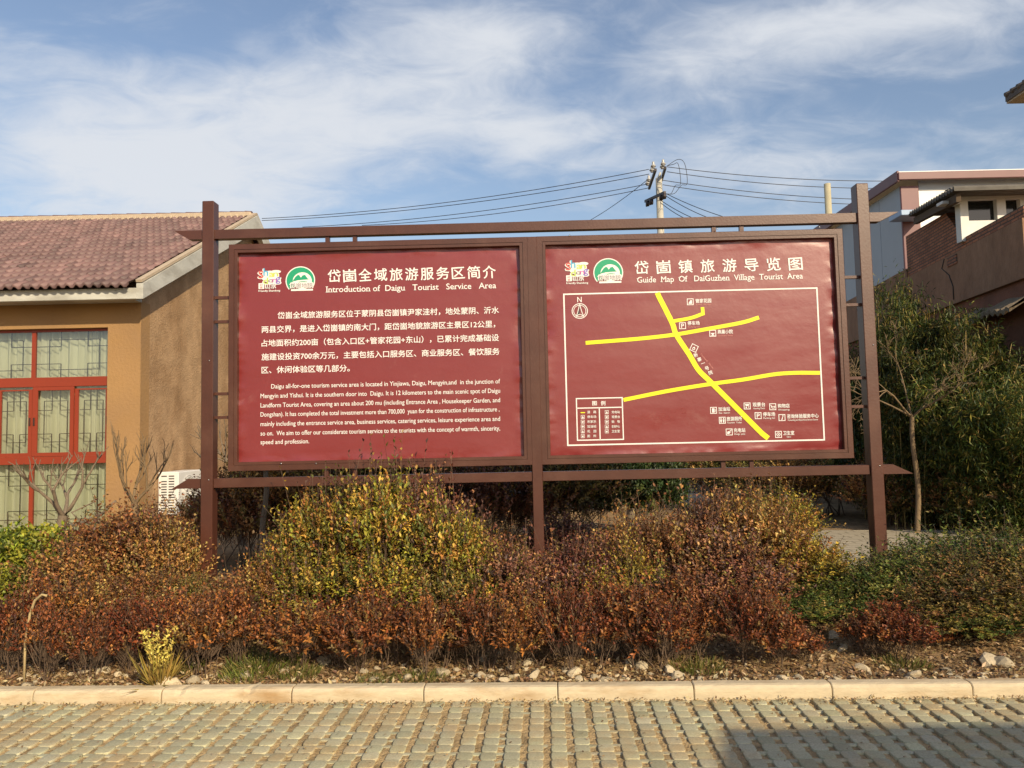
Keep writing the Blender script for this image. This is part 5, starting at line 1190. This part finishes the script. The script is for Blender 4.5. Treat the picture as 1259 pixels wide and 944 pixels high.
for i, (px, Y, s, sz, lab) in enumerate(((1118, 12.9, .85, 1.06, 'tallest bamboo clump, its top before the brown wall by the shed'), (1146, 12.5, .9, 1.03, 'bamboo clump right behind the bare tree'), (1190, 11.9, 1.0, .86, 'bamboo clump below the corrugated ledge'),
                                         (1222, 11.2, .95, .74, 'bamboo clump at the edge with yellow canes'), (1085, 13.6, .8, .82, 'dark bamboo clump between the end post and the bare tree'), (1255, 10.6, .8, .62, 'low bamboo clump half out of view'), (1135, 12.1, .8, .75, 'low bamboo clump under the others'), (1172, 12.6, .8, .98, 'second tallest bamboo clump before the plaster wall'))):
    Y *= .895; r = empty('bamboo', bed_at(px, Y), random.uniform(0, 6), label=lab, cat='bamboo', group='bamboo by the brown wall'); r.scale = (s * .92, s * .92, sz * 1.26)
    link('foliage', bam[i % 2][0], M_leaf, r); link('culm', bam[i % 2][1], M_culm, r)

# ---- stones, litter, grass and weeds
M_stone = mat('pale_stone', (.52, .43, .29), .9, .2, var=.25, vscale=6, bump=.4, bscale=20, obj_var=.25)
def stone_mesh(seed):
    import bmesh
    rs = np.random.RandomState(seed); bm = bmesh.new(); bmesh.ops.create_icosphere(bm, subdivisions=2, radius=1)
    cuts = unit(rs.normal(0, 1, (9, 3))); off = rs.uniform(.45, .85, 9)
    for v in bm.verts:
        c = np.array(v.co)
        for n_, o_ in zip(cuts, off):
            d = c @ n_ - o_
            if d > 0: c = c - n_ * d
        v.co = c + rs.normal(0, .02, 3)
    me = bpy.data.meshes.new('stone'); bm.to_mesh(me); bm.free(); me.materials.append(M_stone); return me
stones = [stone_mesh(i) for i in range(6)]
rr = random.Random(21)
spots = [(400, 812, 1.3), (418, 806, 1.5), (410, 800, 1.0), (500, 828, .9), (545, 822, 1.2), (592, 826, 1.0), (595, 808, .8), (655, 828, 1.2), (650, 815, 1.1), (706, 825, 1.0), (712, 833, .9), (775, 812, 1.2), (790, 818, 1.3), (822, 820, 1.2), (835, 826, 1.0), (770, 830, .7), (210, 836, 1.4), (235, 834, 1.2), (130, 820, 1.0), (35, 838, .9),
         (1215, 812, 1.6), (1232, 815, 1.3), (1025, 790, 1.2), (1035, 800, 1.0), (1120, 826, 1.2), (1060, 818, 1.0), (960, 830, .9), (985, 832, .8), (1180, 830, .8), (300, 828, .9), (335, 815, .8), (460, 830, .8), (575, 835, .7), (620, 832, .8), (742, 835, .8), (860, 830, .6), (905, 828, .6)]
spots += [(rr.uniform(0, 1259), rr.uniform(815, 838), rr.uniform(.2, .65)) for _ in range(190)]
for px, py, s in spots:
    p_ = G(px, py, .09); u_, v_ = Kuv(p_); v_ = max(v_, KW + .05); q = K(u_, v_); z = float(bedz(u_, v_))
    o = bpy.data.objects.new('stone', rr.choice(stones)); COL.objects.link(o); k = .046 * s
    o.scale = (k * rr.uniform(.9, 1.6), k * rr.uniform(.7, 1.1), k * rr.uniform(.6, 1.0)); o.location = (q.x, q.y, z + k * .15); o.rotation_euler = (rr.uniform(-.5, .5), rr.uniform(-.5, .5), rr.uniform(0, 6))
    tag(o, 'pale angular stone lying on the soil strip behind the kerb', 'stone', 'stones on the soil behind the kerb')
def litter(name, n, uf, vf, zf, ln, cols, wts, seed, flat=.35):
    rs = np.random.RandomState(seed); u_ = uf(rs, n); v_ = vf(rs, n); P = np.array(KO) + u_[:, None] * np.array(KD) + v_[:, None] * np.array(KN); P[:, 2] = zf(u_, v_) + rs.uniform(.002, .012, n)
    a = rs.uniform(0, 6.28, n); D = unit(np.stack([np.cos(a), np.sin(a), rs.normal(.1, flat, n)], 1)); N = unit(np.stack([rs.normal(0, flat, n), rs.normal(0, flat, n), np.ones(n)], 1))
    V, F = leaves(P, D, N, ln * rs.uniform(.5, 1.3, n), ln * rs.uniform(.3, .6, n), .2); C = np.repeat(np.clip(pal(rs, n, cols, wts), .01, .9), 4, 0)
    return tag(link(name, np_mesh(name, V, F, C), M_leaf), kind='stuff')
LIT = ([(.44, .30, .14), (.28, .17, .08), (.58, .45, .26), (.18, .11, .06)], [4, 3, 2, 2])
litter('leaf_litter', 26000, lambda r, n: r.uniform(-5.5, 5.5, n), lambda r, n: KW + .01 + 1.0 * r.uniform(0, 1, n) ** 1.6, bedz, .038, *LIT, 3, .5)
litter('paving_debris', 1600, lambda r, n: r.uniform(-5.5, 5.5, n), lambda r, n: -.02 - np.abs(r.normal(0, .035, n)), lambda u_, v_: 0 * u_ + .004, .022, *LIT, 4, .5)
litter('scattered_debris', 900, lambda r, n: r.uniform(-4.5, 4.5, n), lambda r, n: -r.uniform(0, 1.3, n), lambda u_, v_: 0 * u_ + .003, .018, *LIT, 6, .3)
def tuft_mesh(seed, n, h, r, cols, wts):
    rs = np.random.RandomState(seed); a = rs.uniform(0, 6.28, n); q = r * rs.uniform(0, 1, n) ** .6
    P = np.stack([q * np.cos(a), q * np.sin(a), np.full(n, -.01)], 1); D = unit(np.stack([np.cos(a) * .5, np.sin(a) * .5, rs.uniform(.5, 1.3, n)], 1) + rs.normal(0, .25, (n, 3)))
    V, F = leaves(P, D, unit(rs.normal(0, 1, (n, 3))), h * rs.uniform(.5, 1.2, n), rs.uniform(.003, .006, n), .1); return np_mesh('grass_blades', V, F, np.repeat(np.clip(pal(rs, n, cols, wts), .01, .9), 4, 0))
GR = ([(.12, .16, .03), (.20, .21, .05), (.33, .27, .09)], [3, 3, 2])
tm = [tuft_mesh(i, 300, .085, .17, *GR) for i in range(2)]
for px, py, s, lab in ((322, 818, 1.3, 'green grass tuft on the bare gap of the bed past the house side post'), (305, 826, 1.0, 'smaller grass tuft beside the one in the bare gap'), (365, 825, .9, 'grass tuft in front of the rust shrubs near the pale stones'), (463, 832, .7, 'thin grass tuft at the kerb edge under the biggest bush'), (520, 828, .8, 'round green weed tuft at the kerb edge'), (855, 815, 1.0, 'dry grass tuft beside the bare soil patch'), (1110, 812, .9, 'grass tuft by the last rust shrubs'), (225, 820, .8, 'green tuft beside the dry yellow weed')):
    p_ = G(px, py, .09); u_, v_ = Kuv(p_); o = link('grass_tuft', tm[len(lab) % 2], None, None); 
    if not o.data.materials: o.data.materials.append(M_leaf)
    o.location = (p_.x, p_.y, float(bedz(u_, v_))); o.scale = (s,) * 3; o.rotation_euler = (0, 0, px); tag(o, lab, 'grass tuft', 'grass tufts on the soil strip')
plant_w = tuft_mesh(9, 160, .20, .05, [(.50, .38, .09), (.42, .30, .09)], [2, 1])
p_ = G(196, 838, .08); r = empty('dry_weed', (p_.x, p_.y, .07), label='dry pale yellow weed at the front of the bed near the house', cat='weed'); link('stalks', plant_w, M_leaf, r); r.scale = (1.15, 1.15, 1.25)
rs = np.random.RandomState(3); n = 420; k = rs.randint(0, 9, n); t_ = rs.uniform(.3, 1, n); a = k * .7; P = np.stack([np.cos(a) * .09 * t_ + rs.normal(0, .006, n), np.sin(a) * .09 * t_ + rs.normal(0, .006, n), .26 * t_], 1)
V, F = leaves(P, unit(rs.normal(0, 1, (n, 3)) + np.array([[0, 0, .8]])), unit(rs.normal(0, 1, (n, 3))), rs.uniform(.015, .03, n), rs.uniform(.008, .014, n)); link('seed_heads', np_mesh('seed_heads', V, F, np.repeat(np.clip(pal(rs, n, [(.55, .42, .10), (.48, .36, .10)], [2, 1]), 0, .9), 4, 0)), M_leaf, r)
# a standing dead stalk before the bright green shrubs
b = MB(); p_ = bed_at(30, 4.98); b.tube([p_, at(31, 790, 4.98), at(37, 755, 4.97), at(43, 738, 4.96), at(52, 731, 4.95), at(58, 732, 4.95)], .008, .009, n=6); tag(b.build('dead_stalk', mat('straw', (.45, .34, .17), .9, var=.3)), 'tall dry straw coloured stalk bent over in front of the green shrub', 'stalk')
# added plastered wall, unseen behind the camera; its clipped corner shapes the paving shadow
b = MB(); b.prism([(3.35, -.05), (3.35, 2.56), (3.82, 2.95), (4.28, 3.26), (9.5, 3.26), (9.5, -.05)], -1.55, -1.2)
shadow_wall = b.build('gable_wall', M_plaster, recalc=True); tag(shadow_wall, 'tall brown plastered wall with a clipped corner, added unseen behind the viewer to shade the paving', 'wall')
